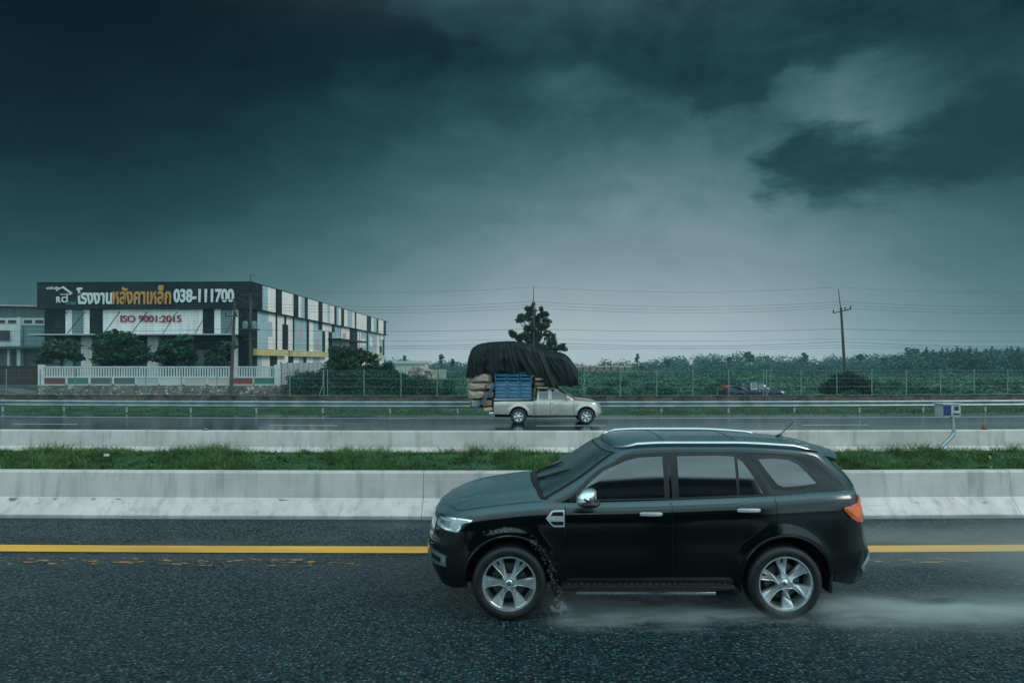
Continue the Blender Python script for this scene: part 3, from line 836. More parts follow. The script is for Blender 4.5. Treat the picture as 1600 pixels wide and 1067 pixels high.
SVT = M('bright satin silver', (.66, .69, .70), .3, metal=.25, var=.06)
def wheel(parent, cx, y, cz, R, W, RR, rot=0, flip=False, n=48, nuts=6):
    """tyre with shaped sidewall, alloy rim with six slotted spokes, disc behind"""
    s = -1 if not flip else 1          # outer face direction
    h = W / 2
    prof = [(RR - .012, -h * .80), (RR + .006, -h * .92), (RR + .03, -h), (R - .055, -h * 1.03), (R - .022, -h * .93), (R - .004, -h * .74), (R, -h * .55), (R, h * .55), (R - .004, h * .74), (R - .022, h * .93), (R - .055, h * 1.03), (RR + .03, h), (RR + .006, h * .92), (RR - .012, h * .8)]
    w = MB(); w.lathe([(r, q * -s if True else q) for r, q in prof], n * 2, axis='y', close=True)
    # tread grooves
    for g in (-.45, -.15, .15, .45): w.lathe([(R + .0005, h * g - .004), (R + .0015, h * g), (R + .0005, h * g + .004)], n, axis='y')
    tyre = w.build('wheel', RUB, parent, smooth=True, angle=35)
    tyre.location = (cx, y, cz); tyre.rotation_euler = (0, rot, 0)
    yo = s * h * .80                    # plane of the rim face
    m = MB()
    m.lathe([(RR + .004, s * h * .95), (RR + .004, yo + s * .012), (RR - .014, yo + s * .012), (RR - .018, yo), (RR - .03, yo - s * .10), (RR - .035, -s * h)], n * 2, axis='y')
    m.build('rim_barrel', ALU, tyre, smooth=True, angle=30)
    d = MB(); d.lathe([(0, yo - s * .085), (RR * .66, yo - s * .085), (RR * .66, yo - s * .11), (0, yo - s * .11)], 32, axis='y')
    d.build('brake_disc', M('brake disc steel', (.12, .125, .13), .4, metal=.8), tyre, smooth=True)
    d = MB(); d.lathe([(0, yo - s * .12), (RR - .033, yo - s * .12)], 32, axis='y'); d.build('wheel_back', MATT, tyre, fix=False)
    sp = MB(); sd = MB()
    for k in range(6):
        a = 2 * PI * k / 6 + PI / 6 * 0
        ca, sa = math.cos(a), math.sin(a)
        def P(r, t): return (r * ca - t * sa, r * sa + t * ca)
        r0, r1 = RR * .20, RR - .012
        L = [(r0, .026), (r0 + .035, .022), (RR * .52, .032), (RR * .74, .050), (r1, .060)]
        # two prongs with a slot between
        pr = [(r0, -.03)] + [(q[0], -q[1]) for q in L[1:]] + [(r1, -.015), (RR * .74, -.013), (RR * .74, .013), (r1, .015)] + [(q[0], q[1]) for q in L[::-1]]
        for i in range(len(L) - 1):
            (ra, ta), (rb, tb) = L[i], L[i+1]
            def dep(r): return yo - s * (.002 + .022 * (1 - (r - r0) / (r1 - r0)))
            for g0, g1, ia, ib in ((-1, 1, 0, 0),):
                pass
        bm = bmesh.new()
        def dep(r): return yo - s * (.004 + .020 * math.sin(PI * (r - r0) / (r1 - r0)) )
        vo = [bm.verts.new((P(r, t)[0], dep(r), P(r, t)[1])) for r, t in pr]
        vi = [bm.verts.new((P(r, t * 1.06)[0], dep(r) - s * .032, P(r, t * 1.06)[1])) for r, t in pr]
        bm.faces.new(vo)
        for i in range(len(pr)):
            j = (i + 1) % len(pr); bm.faces.new((vo[i], vo[j], vi[j], vi[i]))
        bmesh.ops.triangulate(bm, faces=[f for f in bm.faces if len(f.verts) > 4])
        bmesh.ops.bevel(bm, geom=[e for e in bm.edges if len(e.link_faces) == 2 and e.calc_face_angle(0) > .9], offset=.003, segments=1, affect='EDGES', clamp_overlap=True)
        sp.addbm(bm)
    sp.lathe([(0, yo - s * .003), (.030, yo - s * .003), (.036, yo - s * .008), (RR * .30, yo - s * .012), (RR * .32, yo - s * .045), (0, yo - s * .045)], 32, axis='y')
    sp.build('rim', ALU, tyre, smooth=True, angle=25)
    c = MB(); c.lathe([(0, yo + s * .010), (.024, yo + s * .009), (.030, yo + s * .004), (.031, yo - s * .01)], 28, axis='y')
    c.build('hub_cap', CHR, tyre, smooth=True)
    nb = MB()
    for k in range(nuts):
        a = 2 * PI * (k + .5) / nuts; p = (RR * .265 * math.cos(a), 0, RR * .265 * math.sin(a))
        nb.lathe([(0, yo + s * .004), (.007, yo + s * .002), (.011, yo - s * .012)], 8, axis='y', c=p)
    nb.build('lug_nut', CHR, tyre, smooth=True)
    return tyre

def liner(parent, cx, cz, R, y0, y1):
    m = MB(); rows = []
    for i in range(25):
        a = PI * (i / 24) * 1.16 - .25; rows.append([(cx + R * math.cos(a), y0, cz + R * math.sin(a)), (cx + R * math.cos(a), y1, cz + R * math.sin(a))])
    m.grid(rows)
    fan = [(cx, y1, cz)] + [r[1] for r in rows]; m.add(fan, [(0, i, i + 1) for i in range(1, 25)])
    return m.build('wheel_arch_liner', MATT, parent, fix=False)

# ------------------------------------------------------------------ the black SUV
def make_suv():
    root = empty('suv', (-.95, 6.83, 0), 0, 'glossy wet black suv driving left through the rain beside the yellow line', 'car')
    Lc = 4.86
    zt = itp((0, .985), (.12, 1.03), (.35, 1.085), (.8, 1.145), (1.3, 1.188), (2.0, 1.20), (3.0, 1.235), (3.7, 1.265), (4.3, 1.30), (4.86, 1.31))
    wh = itp((-.1, .80), (0, .815), (.02, .845), (.05, .872), (.10, .895), (.18, .908), (.30, .915), (.50, .912), (.66, .902), (.80, .885), (.95, .86))
    def wid(h, x): return wh(h) - .012 * math.exp(-((h - .42) / .10) ** 2) * (1 if 1.5 < x < 3.4 else 0) + (.004 if .60 < h < .64 else 0)
    def crown(x, q):
        k = float(np.interp(x, [0, .25, .7, 1.2, 1.5, 4.86], [.01, .055, .095, .115, .04, .03]))
        z = k * (1 - q ** 2.4)
        if x < 1.5: z += .016 * math.exp(-((q - .66) / .07) ** 2) * min(1, max(0, (x - .15) / .4)) - .008 * math.exp(-((q - .52) / .05) ** 2) * min(1, max(0, (x - .2) / .4))
        return z
    S = Shell(L=Lc, af=.74, pf=2.9, ar=.62, pr=3.0,
        nose=itp((.2, .16), (.33, .09), (.45, .03), (.58, 0), (.72, .0), (.80, .03), (.90, .05), (1.0, .085), (1.06, .12)),
        tail=itp((.2, .20), (.36, .10), (.5, .02), (.66, .0), (.74, .03), (.85, .07), (1.0, .09), (1.2, .12), (1.32, .16)),
        zt=zt, zb=itp((0, .30), (.30, .31), (.50, .36), (1.3, .40), (3.3, .40), (4.2, .42), (4.5, .35), (4.86, .36)), wid=wid,
        arcs=[(.92, .415, .455), (3.765, .415, .455)], flare=.026, crown=crown,
        gf=itp((-.1, .94), (0, 1.03), (.5, 1.535), (.85, 1.85), (1, 2.02)), gr=itp((0, 4.76), (.3, 4.70), (.7, 4.56), (1, 4.43)),
        gaf=lambda t: .46 - .18 * t, gar=lambda t: .34, gp=2.5,
        gw=lambda t, x: .805 - .125 * max(0, t) ** 1.35 - .022 * max(0, (t - .88) / .12) ** 2 - .05 * max(0, (x - 3.6)) ** 1.5,
        ze=itp((1.0, 1.66), (2.0, 1.728), (2.6, 1.762), (3.3, 1.762), (4.0, 1.725), (4.4, 1.682), (4.65, 1.65)), rc=lambda x: .062)
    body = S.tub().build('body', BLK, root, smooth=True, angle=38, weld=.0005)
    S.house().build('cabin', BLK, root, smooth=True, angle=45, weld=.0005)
    ub = MB(); ub.rbox((.35, -.58, .27), (4.55, .58, .62), .04); ub.rbox((1.42, -.80, .31), (3.26, .80, .52), .03); ub.rbox((.12, -.5, .30), (.5, .5, .5), .04)
    ub.build('underbody', MATT, root, smooth=True)
    # bonnet lying on the cap
    def capf(x, q): return S.cap(x, q)
    q_ = lambda: None
    def bon(u, v):   # u across, v along
        return S.cap(v, u)
    us = [-.955 + 1.91 * i / 44 for i in range(45)]
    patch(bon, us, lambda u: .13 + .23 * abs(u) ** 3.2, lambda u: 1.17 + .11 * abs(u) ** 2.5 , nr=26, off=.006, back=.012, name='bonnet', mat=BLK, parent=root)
    # doors, glass, handles, trims on both sides
    arcR = .415
    def dlo(x):
        z = .445
        cx, cz, R = S.arcs[1]; R = R + .045
        if abs(x - cx) < R: z = max(z, cz + math.sqrt(R*R - (x-cx)**2))
        return z
    for side in (-1, 1):
        T_ = lambda x, z: S.S(x, z, side)
        GX = lambda x, z: S.Gxz(x, z, side)
        k = dict(parent=root)
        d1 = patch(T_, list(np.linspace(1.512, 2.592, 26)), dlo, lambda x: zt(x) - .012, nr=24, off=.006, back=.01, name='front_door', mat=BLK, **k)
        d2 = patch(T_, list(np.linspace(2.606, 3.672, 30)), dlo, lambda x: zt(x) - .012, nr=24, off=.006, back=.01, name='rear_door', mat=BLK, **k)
        # handles
        for dd, xa, xb_, z in ((d1, 2.262, 2.492, 1.103), (d2, 3.262, 3.498, 1.142)):
            hb = MB(); pts = []
            for i in range(9):
                x = xa + (xb_ - xa) * i / 8; p = T_(x, z + .004 * math.sin(PI * i / 8)); p.y += side * (.012 + .030 * math.sin(PI * (.12 + .76 * i / 8))); pts.append(p)
            rows = [[(p.x, p.y + side * .006 * math.cos(a), p.z + (.021 if 0 < i_ < 8 else .014) * math.sin(a)) for a in [2 * PI * j / 10 for j in range(10)]] for i_, p in enumerate(pts)]
            hb.grid(rows, closed=True); hb.f += [list(range(10))[::-1], [80 + j for j in range(10)]]; hb.m += [0, 0]
            hb.build('handle', SVT, dd, smooth=True)
            patch(T_, list(np.linspace((xa + xb_) / 2 - .07, (xa + xb_) / 2 + .07, 10)), lambda x, c=(xa + xb_) / 2, z=z: z - .033 * math.sqrt(max(0, 1 - ((x - c) / .0701) ** 2)), lambda x, z=z: z - .004, nr=4, off=.0075, back=.002, name='handle_recess', mat=SEAM, parent=dd)
        # side glazing
        for nm, lo_, up_ in (('window_surround', [(1.54, 1.203), (2.42, 1.222), (2.60, 1.226)], [(1.54, 1.206), (1.62, 1.30), (1.74, 1.42), (1.90, 1.54), (2.14, 1.650), (2.30, 1.682), (2.60, 1.694)]),
                             ('window_surround', [(2.625, 1.226), (3.66, 1.268)], [(2.625, 1.694), (3.10, 1.698), (3.32, 1.690), (3.42, 1.64), (3.54, 1.47), (3.66, 1.27)]),
                             ('window_surround', [(3.475, 1.668), (3.56, 1.55), (3.70, 1.335), (3.80, 1.318), (4.05, 1.337), (4.22, 1.36)], [(3.475, 1.672), (3.70, 1.672), (3.90, 1.655), (4.02, 1.60), (4.14, 1.47), (4.22, 1.365)])):
            poly_patch(GX, lo_, up_, n=30, nr=12, off=.004, back=.02, name=nm, mat=PLB, **k)
        poly_patch(GX, [(1.62, 1.230), (2.545, 1.246)], [(1.62, 1.233), (1.70, 1.325), (1.777, 1.40), (1.926, 1.515), (2.154, 1.615), (2.30, 1.648), (2.545, 1.660)], n=30, nr=12, off=.0075, back=.02, name='side_window', mat=GLS, **k)
        poly_patch(GX, [(2.70, 1.252), (3.305, 1.275)], [(2.70, 1.662), (3.10, 1.668), (3.305, 1.660)], n=20, nr=12, off=.0075, back=.02, name='side_window', mat=GLS, **k)
        poly_patch(GX, [(3.335, 1.278), (3.575, 1.287)], [(3.335, 1.640), (3.39, 1.605), (3.48, 1.47), (3.575, 1.288)], n=14, nr=12, off=.0075, back=.02, name='side_window', mat=GLS, **k)
        poly_patch(GX, [(3.56, 1.625), (3.64, 1.50), (3.735, 1.375), (3.80, 1.352), (4.0, 1.366), (4.15, 1.385)], [(3.56, 1.632), (3.72, 1.638), (3.88, 1.622), (3.98, 1.575), (4.07, 1.48), (4.15, 1.388)], n=26, nr=12, off=.0075, back=.02, name='quarter_window', mat=GLS, **k)
        # waist trim
        seam(GX, [(1.62, 1.213), (2.6, 1.232), (3.66, 1.272)], r=.006, off=0, name='waist_strip', mat=PLB, **k)
        # shut lines on the body
        seam(T_, [(1.502, .46), (1.502, .9), (1.500, 1.165)], name='shut_line', mat=SEAM, **k)
        seam(T_, [(2.599, .45), (2.599, 1.20)], name='shut_line', mat=SEAM, **k)
        seam(T_, [(3.680, .92), (3.680, 1.25)], name='shut_line', mat=SEAM, **k)
        seam(T_, [(4.52, .78), (4.30, .79), (4.25, .74)], name='shut_line', mat=SEAM, r=.003, **k)
        seam(T_, [(.33, .79), (.42, .80), (.50, .74)], name='shut_line', mat=SEAM, r=.003, **k)
        # headlamp
        hl = poly_patch(T_, [(.10, .93), (.22, .905), (.36, .900), (.45, .955), (.52, 1.025)], [(.10, 1.02), (.20, 1.025), (.40, 1.035), (.52, 1.03)], n=26, nr=8, off=.010, back=.02, name='headlight', mat=LENB, **k)
        poly_patch(T_, [(.13, .945), (.23, .925), (.35, .920), (.42, .965), (.48, 1.015)], [(.13, 1.005), (.22, 1.012), (.40, 1.022), (.48, 1.019)], n=22, nr=8, off=.0135, back=.01, name='lens', mat=LENS, parent=hl)
        poly_patch(T_, [(.385, .935), (.43, .965), (.495, 1.018)], [(.385, .962), (.42, .985), (.495, 1.021)], n=12, nr=3, off=.016, back=.01, name='daytime_lamp', mat=CHR, parent=hl)
        poly_patch(T_, [(.15, .955), (.27, .935)], [(.15, .985), (.27, .992)], n=8, nr=4, off=.017, back=.01, name='bulb_housing', mat=M('lamp inner grey', (.16, .18, .19), .2, metal=.6), parent=hl)
        # fog lamp bezel at the bumper corner
        fb = poly_patch(T_, [(.015, .565), (.15, .53), (.265, .535)], [(.015, .69), (.10, .665), (.265, .635)], n=14, nr=6, off=.016, back=.02, name='fog_lamp_bezel', mat=M('satin chrome', (.50, .56, .57), .25, metal=.9, var=.15), **k)
        poly_patch(T_, [(.10, .575), (.21, .56)], [(.10, .625), (.21, .615)], n=8, nr=4, off=.019, back=.01, name='fog_lamp', mat=SEAM, parent=fb)
        # grille corner
        poly_patch(T_, [(.004, .79), (.05, .785), (.085, .80)], [(.004, .985), (.05, .975), (.085, .965)], n=10, nr=8, off=.010, back=.02, name='grille_surround', mat=CHR, **k)
        # wing vent
        v = poly_patch(T_, [(1.300, 1.052), (1.36, .985), (1.385, .972), (1.490, .972)], [(1.300, 1.058), (1.36, 1.125), (1.385, 1.130), (1.490, 1.134)], n=16, nr=8, off=.008, back=.01, name='wing_vent', mat=SVT, **k)
        poly_patch(T_, [(1.348, 1.080), (1.478, 1.080)], [(1.348, 1.085), (1.372, 1.115), (1.478, 1.118)], n=12, nr=4, off=.010, back=.008, name='vent_slot', mat=SEAM, parent=v)
        poly_patch(T_, [(1.345, 1.020), (1.375, .990), (1.478, .988)], [(1.345, 1.026), (1.478, 1.026)], n=12, nr=4, off=.010, back=.008, name='vent_slot', mat=SEAM, parent=v)
        # tail lamp
        tl = poly_patch(T_, [(4.40, 1.135), (4.48, 1.06), (4.56, 1.015), (4.66, 1.00), (4.74, 1.03)], [(4.40, 1.165), (4.52, 1.185), (4.60, 1.20), (4.70, 1.25), (4.74, 1.25)], n=24, nr=10, off=.013, back=.02, name='taillight', mat=TAIL, **k)
        poly_patch(T_, [(4.44, 1.13), (4.52, 1.075), (4.60, 1.06), (4.66, 1.09)], [(4.44, 1.155), (4.55, 1.165), (4.66, 1.17)], n=12, nr=6, off=.020, back=.01, name='lens', mat=TAIO, parent=tl)
        # rear bumper chrome corner
        poly_patch(T_, [(4.60, .49), (4.70, .47), (4.83, .475)], [(4.60, .52), (4.72, .60), (4.83, .66)], n=10, nr=6, off=.014, back=.02, name='bumper_corner_trim', mat=M('satin chrome', (.5, .56, .57), .25, metal=.9), **k)
        # black arch mouldings
        for cx, cz, R in S.arcs:
            rows = []
            for i in range(33):
                a = -.02 + (PI + .04) * i / 32; z = cz + R * math.sin(a); x = cx + R * math.cos(a); r = []
                for dr, o in ((.0, -.03), (.0, .004), (.008, .008), (.020, .005), (.024, -.01)):
                    q = S.S(cx + (R + dr) * math.cos(a), max(.30, cz + (R + dr) * math.sin(a)), side); q.y += side * o; r.append(q)
                rows.append(r)
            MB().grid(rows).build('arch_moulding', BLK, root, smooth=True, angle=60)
            liner(root, cx, cz, R + .005, side * .90, side * .52)
        # running board with chrome strip
        rb = MB(); rb.rbox((1.46, side * .80 if side < 0 else .80 - 0, .335) if False else (1.46, min(side * .78, side * .975), .335), (3.22, max(side * .78, side * .975), .385), .015)
        o = rb.build('running_board', PLB, root, smooth=True)
        tr = MB()
        for i in range(26): tr.box((1.52 + i * .064, min(side * .85, side * .965), .3855), (1.555 + i * .064, max(side * .85, side * .965), .390))
        tr.build('tread_ribs', MATT, o)
        MB().rbox((1.60, min(side * .972, side * .988), .300), (3.02, max(side * .972, side * .988), .332), .006).build('chrome_strip', CHR, o, smooth=True)
        sb = MB(); sb.rbox((1.44, min(side * .80, side * .895), .385), (3.26, max(side * .80, side * .895), .455), .02); sb.build('sill', PLB, root, smooth=True)
        # mud flaps
        for x0, x1, z0 in ((1.385, 1.42, .24), (4.215, 4.25, .285)):
            f = MB(); f.rbox((x0, min(side * .66, side * .905), z0), (x1, max(side * .66, side * .905), .56), .01); fo = f.build('mud_flap', PLB, root, smooth=True)
            if x0 > 4: fo.data.transform(Matrix.Shear('XZ', 4, (0, 0)) if False else Matrix.Identity(4))
        # wheels
        for cx, rr in ((.92, .02), (3.765, -.66)):
            wheel(root, cx, side * .795, .386, .386, .255, .277, rot=rr + (0 if side < 0 else .4), flip=side > 0)
        # roof rail
        pts = []
        for i in range(31):
            x = 2.06 + 2.20 * i / 30; e = min(1, i / 3.0, (30 - i) / 4.0); p = S.G(x, .985, side); pts.append(Vector((x, p.y - side * .018 * e + side * .004, p.z + .008 + .034 * e)))
        rows = []
        for i, p in enumerate(pts):
            e = max(.18, min(1, i / 3.0, (30 - i) / 4.0)); rows.append([(p.x, p.y + .024 * math.cos(a) , p.z + .021 * e * math.sin(a)) for a in [2 * PI * j / 10 for j in range(10)]])
        mbr = MB().grid(rows, closed=True); mbr.f += [list(range(10))[::-1], [300 + j for j in range(10)]]; mbr.m += [0, 0]
        mbr.build('roof_rail', M('satin silver rail', (.66, .69, .70), .22, metal=.85, var=.05), root, smooth=True)
        # mirror
        mr = MB(); rows = []
        cx, cy, cz = 1.72, side * 1.045, 1.305
        for i in range(13):
            t = i / 12; a = PI * t; rx = .115 * math.sin(a) ** .6 + .002; rz = .092 * math.sin(a) ** .55 + .002
            yy = cy + side * (.115 - .23 * t)
            rows.append([(cx - .01 + rx * math.copysign(abs(math.cos(b)) ** .8, math.cos(b)) * (1.0 if math.cos(b) < 0 else .80), yy, cz + rz * math.copysign(abs(math.sin(b)) ** .85, math.sin(b)) + .02 * math.cos(b)) for b in [2 * PI * j / 20 for j in range(20)]])
        mr.grid(rows, closed=True)
        mo = mr.build('mirror', CHR, root, smooth=True, angle=80)
        lo_ = MB(); rows = []
        for i in range(9):
            t = i / 8; a = PI * t; rr = .5 + .5 * math.sin(a)
            rows.append([(cx + .005 + .114 * rr * math.cos(b), cy + side * (.115 - .23 * t) * .97, cz - .058 + .046 * rr * math.sin(b)) for b in [2 * PI * j / 16 for j in range(16)]])
        lo_.grid(rows, closed=True); lo_.f += [list(range(16))[::-1], [128 + j for j in range(16)]]; lo_.m += [0, 0]
        lo_.build('mirror_base', PLB, mo, smooth=True, angle=80)
        MB().tube([(1.73, side * .80, 1.20), (1.74, side * .88, 1.215), (1.73, side * .96, 1.245)], [.05, .038, .035], 10).build('mirror_arm', PLB, mo, smooth=True)
        MB().rbox((cx - .115, min(cy + side * .085, cy + side * .112), cz - .03), (cx - .05, max(cy + side * .085, cy + side * .112), cz - .012), .005).build('indicator', M('indicator lens', (.6, .6, .58), .15), mo, smooth=True)
    # windscreen and rear screen
    GF = lambda th, t: S.Gth(th, t)
    us = [-1.08 + 2.16 * i / 34 for i in range(35)]
    patch(GF, [u if abs(u) > 1e-6 else 1e-5 for u in us], lambda u: .02, lambda u: .945 - .02 * abs(u), nr=18, off=.004, back=.01, name='windscreen_frame', mat=PLB, parent=root)
    us = [-.99 + 1.98 * i / 34 for i in range(35)]
    patch(GF, [u if abs(u) > 1e-6 else 1e-5 for u in us], lambda u: .03, lambda u: .925 - .02 * abs(u), nr=18, off=.0075, back=.01, name='windscreen', mat=WSG, parent=root)
    GR = lambda th, t: S.Gth(th, t, True)
    us = [-1.0 + 2.0 * i / 26 for i in range(27)]
    patch(GR, [u if abs(u) > 1e-6 else 1e-5 for u in us], lambda u: .12, lambda u: .90, nr=12, off=.006, back=.01, name='rear_window', mat=GLS, parent=root)
    us = [1.03 + .20 * i / 6 for i in range(7)]
    # cowl panel with wipers
    cw = MB(); rows = []
    for i in range(25):
        q = -0.9 + 1.8 * i / 24; x0 = 1.165 + .11 * abs(q) ** 2.5; r = []
        for dx, dz in ((-.01, .004), (.03, .012), (.08, .012), (.14, .0)):
            p = S.cap(x0 + dx, q); r.append((p.x, p.y, p.z + dz))
        rows.append(r)
    cw.grid(rows).build('cowl', PLB, root, smooth=True)
    for (ya, thb, ta, tb, tha) in ((-.52, -.18, .26, .42, -.66), (.12, .55, .24, .40, .05)):
        w = MB()
        a = S.Gth(tha, ta); b = S.Gth(thb, tb)
        # arm lies near the foot of the screen pointing back over it
    for y0, y1, sz in ((-.12, -.44, 1), (.36, .04, 1)):
        def on(y, t):
            # point on the screen at lateral y
            lo_t, hi_t = 0.0, PI / 2
            for _ in range(30):
                mid = (lo_t + hi_t) / 2
                if abs(S.Gth(mid, t).y) < abs(y): lo_t = mid
                else: hi_t = mid
            p = S.Gth(math.copysign(lo_t + 1e-6, y), t); return p + Vector((-.55, 0, .83)) * .022
        pts = [on(y0, .19), on(y0 + .02, .26), on(y0 + (y1 - y0) * .3, .33), on(y0 + (y1 - y0) * .55, .44)]
        wo = MB().tube(pts, [.016, .013, .010, .007], 8).build('wiper', PLB, root, smooth=True)
        bp = [on(y0 + (y1 - y0) * t_, .24 + .30 * t_) + Vector((-.003, 0, .0)) for t_ in (0, .25, .5, .75, 1)]
        MB().tube(bp, [.007, .012, .015, .012, .007], 6).build('wiper_blade', PLB, wo, smooth=True)
    # rear spoiler
    rows = []
    for i in range(21):
        q = -1 + 2 * i / 20; y = .60 * q; rr = []
        zc = 1.70 - .045 * abs(q) ** 2.2
        for x, z in ((4.24, .014), (4.42, .006), (4.56, -.016), (4.625, -.038), (4.63, -.056), (4.58, -.066), (4.42, -.07)):
            rr.append((x - .17 * abs(q) ** 2.4, y, zc + z))
        rows.append(rr)
    m_ = MB().grid(rows, closed=True); m_.f += [list(range(7)), [140 + j for j in range(7)][::-1]]; m_.m += [0, 0]
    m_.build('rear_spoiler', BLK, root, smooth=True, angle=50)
    # roof ribs and panel joints
    def roofp(x, q):
        a = S.G(x, 1, 1); c = abs(q)
        return Vector((x, a.y * q, a.z + .062 * (1 - c ** 2.3)))
    for q in (-.72, -.42, .42, .72): seam(roofp, [(2.75, q), (4.25, q)], r=.006, name='roof_rib', mat=BLK, parent=root)
    for x in (2.62, 3.42): seam(lambda u, v: roofp(v, u), [(-.85, x), (.85, x)], r=.004, name='roof_joint', mat=SEAM, parent=root)
    a = MB(); p = roofp(4.12, 0.0)
    a.lathe([(.05, -.01), (.042, .012), (.02, .03), (0, .035)], 14, (p.x, p.y, p.z)); ao = a.build('antenna', PLB, root, smooth=True)
    MB().tube([(p.x, p.y, p.z + .02), (p.x + .09, p.y, p.z + .10), (p.x + .17, p.y, p.z + .185)], [.008, .005, .0035], 6).build('antenna_rod', PLB, ao, smooth=True)
    # front grille seen from the side of the nose
    gm = MB()
    for i in range(4):
        z = .80 + i * .048
        gm.tube([S.S(.012, z, -1) + Vector((-.006, 0, 0)), S.S(0.0, z, 1) + Vector((-.008, 0, 0)), S.S(.012, z, 1) + Vector((-.006, 0, 0))], .011, 6)
    gm.build('grille', CHR, root, smooth=True)
    MB().rbox((4.80, -.26, .82), (4.815, .26, .94), .004).build('number_plate', M('white plate', (.6, .62, .6), .4), root)
    return root
make_suv()

# ------------------------------------------------------------------ pickup trucks
def make_pickup(name, label, paint, extras):
    root = empty(name, (0, 0, 0), PI, label, 'pickup truck')
    Lc = 5.12
    zt = itp((0, .90), (.15, .96), (.5, 1.03), (1.0, 1.075), (1.4, 1.10), (2.2, 1.11), (3.1, 1.12), (3.16, 1.09), (4.2, 1.09), (5.12, 1.09))
    wh = itp((-.1, .80), (0, .82), (.03, .86), (.08, .885), (.2, .905), (.4, .91), (.6, .895), (.8, .86))
    def crown(x, q): return float(np.interp(x, [0, .3, .9, 1.3, 1.6, 5.2], [.01, .06, .09, .10, .02, .0])) * (1 - q ** 2.4)
    S = Shell(L=Lc, af=.70, pf=2.5, ar=.16, pr=3.0, nose=itp((.2, .16), (.4, .04), (.55, 0), (.72, .02), (.9, .08), (1.0, .12)),
        tail=itp((.3, .10), (.5, .02), (1.0, .02), (1.1, .03)), zt=zt, zb=itp((0, .34), (.3, .33), (1.2, .42), (3.0, .42), (4.4, .46), (5.12, .48)),
        wid=lambda h, x: wh(h), arcs=[(.80, .40, .43), (3.895, .40, .43)], flare=.03, crown=crown,
        gf=itp((0, 1.10), (.5, 1.52), (1, 1.98)), gr=itp((0, 3.13), (1, 3.06)), gaf=lambda t: .40 - .12 * t, gar=lambda t: .10, gp=2.6,
        gw=lambda t, x: .81 - .15 * max(0, t) ** 1.3, ze=itp((1, 1.58), (2.0, 1.655), (2.5, 1.675), (3.1, 1.65)), rc=lambda x: .05)
    S.tub(20).build('body', paint, root, smooth=True, angle=38, weld=.0005)
    S.house(14, 20).build('cabin', paint, root, smooth=True, angle=45, weld=.0005)
    ub = MB(); ub.rbox((.3, -.55, .30), (5.0, .55, .62), .04); ub.rbox((1.3, -.78, .40), (3.4, .78, .55), .03); ub.build('underbody', MATT, root)
    for side in (-1, 1):
        T_ = lambda x, z: S.S(x, z, side)
        GX = lambda x, z: S.Gxz(x, z, side)
        k = dict(parent=root)
        patch(T_, list(np.linspace(1.40, 2.44, 20)), lambda x: .46, lambda x: zt(x) - .01, nr=16, off=.007, back=.01, name='front_door', mat=paint, **k)
        patch(T_, list(np.linspace(2.462, 3.09, 14)), lambda x: .46, lambda x: zt(x) - .01, nr=16, off=.007, back=.01, name='rear_door', mat=paint, **k)
        for x in (1.39, 2.451, 3.10): seam(T_, [(x, .45), (x, zt(x) - .01)], r=.008, name='shut_line', mat=SEAM, **k)
        seam(GX, [(2.451, 1.11), (2.451, 1.62)], r=.007, name='shut_line', mat=SEAM, **k)
        if side < 0 or True:
            seam(T_, [(3.19, .47), (3.19, 1.085)], r=.012, name='bed_gap', mat=SEAM, **k)
        poly_patch(GX, [(1.50, 1.135), (2.38, 1.15)], [(1.50, 1.136), (1.68, 1.30), (1.90, 1.49), (2.08, 1.575), (2.38, 1.59)], n=20, nr=8, off=.008, back=.02, name='side_window', mat=GLS, **k)
        w = poly_patch(GX, [(2.53, 1.15), (2.96, 1.16)], [(2.53, 1.59), (2.96, 1.575)], n=10, nr=8, off=.008, back=.02, name='quarter_window', mat=GLS, **k)
        if extras.get('white_frame'):
            fr = MB()
            cs = [(2.50, 1.12), (2.98, 1.13), (2.98, 1.60), (2.50, 1.61)]
            pts = [GX(a, b) + Vector((0, side * .012, 0)) for a, b in cs]
            fr.tube(pts + [pts[0], pts[1]], .030, 6); fr.build('window_frame', M('white sticker frame', (.7, .72, .7), .4), w)
        h = MB(); p = T_(2.36, 1.0); h.rbox((2.28, min(p.y, p.y + side * .04), .985), (2.44, max(p.y, p.y + side * .04), 1.015), .01); h.build('handle', CHR, root, smooth=True)
        hl = poly_patch(T_, [(.14, .80), (.30, .80), (.50, .90)], [(.14, .93), (.35, .97), (.50, .965)], n=12, nr=5, off=.012, back=.02, name='headlight', mat=LENB, **k)
        poly_patch(T_, [(.18, .83), (.30, .83), (.42, .89)], [(.18, .91), (.34, .94), (.42, .94)], n=8, nr=4, off=.016, back=.01, name='lens', mat=LENS, parent=hl)
        poly_patch(T_, [(5.04, .78), (5.11, .78)], [(5.04, 1.03), (5.11, 1.03)], n=4, nr=6, off=.008, back=.02, name='taillight', mat=extras.get('tail', TAIL), **k)
        poly_patch(T_, [(.06, .50), (.22, .50)], [(.06, .62), (.22, .60)], n=6, nr=3, off=.010, back=.02, name='fog_lamp', mat=LENS, **k)
        for cx, cz, R in S.arcs:
            liner(root, cx, cz, R + .005, side * .88, side * .52)
            wheel(root, cx, side * .80, .365, .365, .24, .225, rot=.3 * cx, flip=side > 0, n=24)
        mr = MB(); mr.rbox((1.62, min(side * .90, side * 1.06), 1.13), (1.74, max(side * .90, side * 1.06), 1.30), .04); mr.tube([(1.68, side * .78, 1.13), (1.68, side * .95, 1.17)], .025, 6)
        mr.build('mirror', extras.get('mirror', paint), root, smooth=True)
        sb = MB(); sb.rbox((1.35, min(side * .80, side * .93), .36), (3.3, max(side * .80, side * .93), .41), .015)
        for x in (1.6, 2.3, 3.0): sb.box((x, min(side * .5, side * .82), .37), (x + .05, max(side * .5, side * .82), .40))
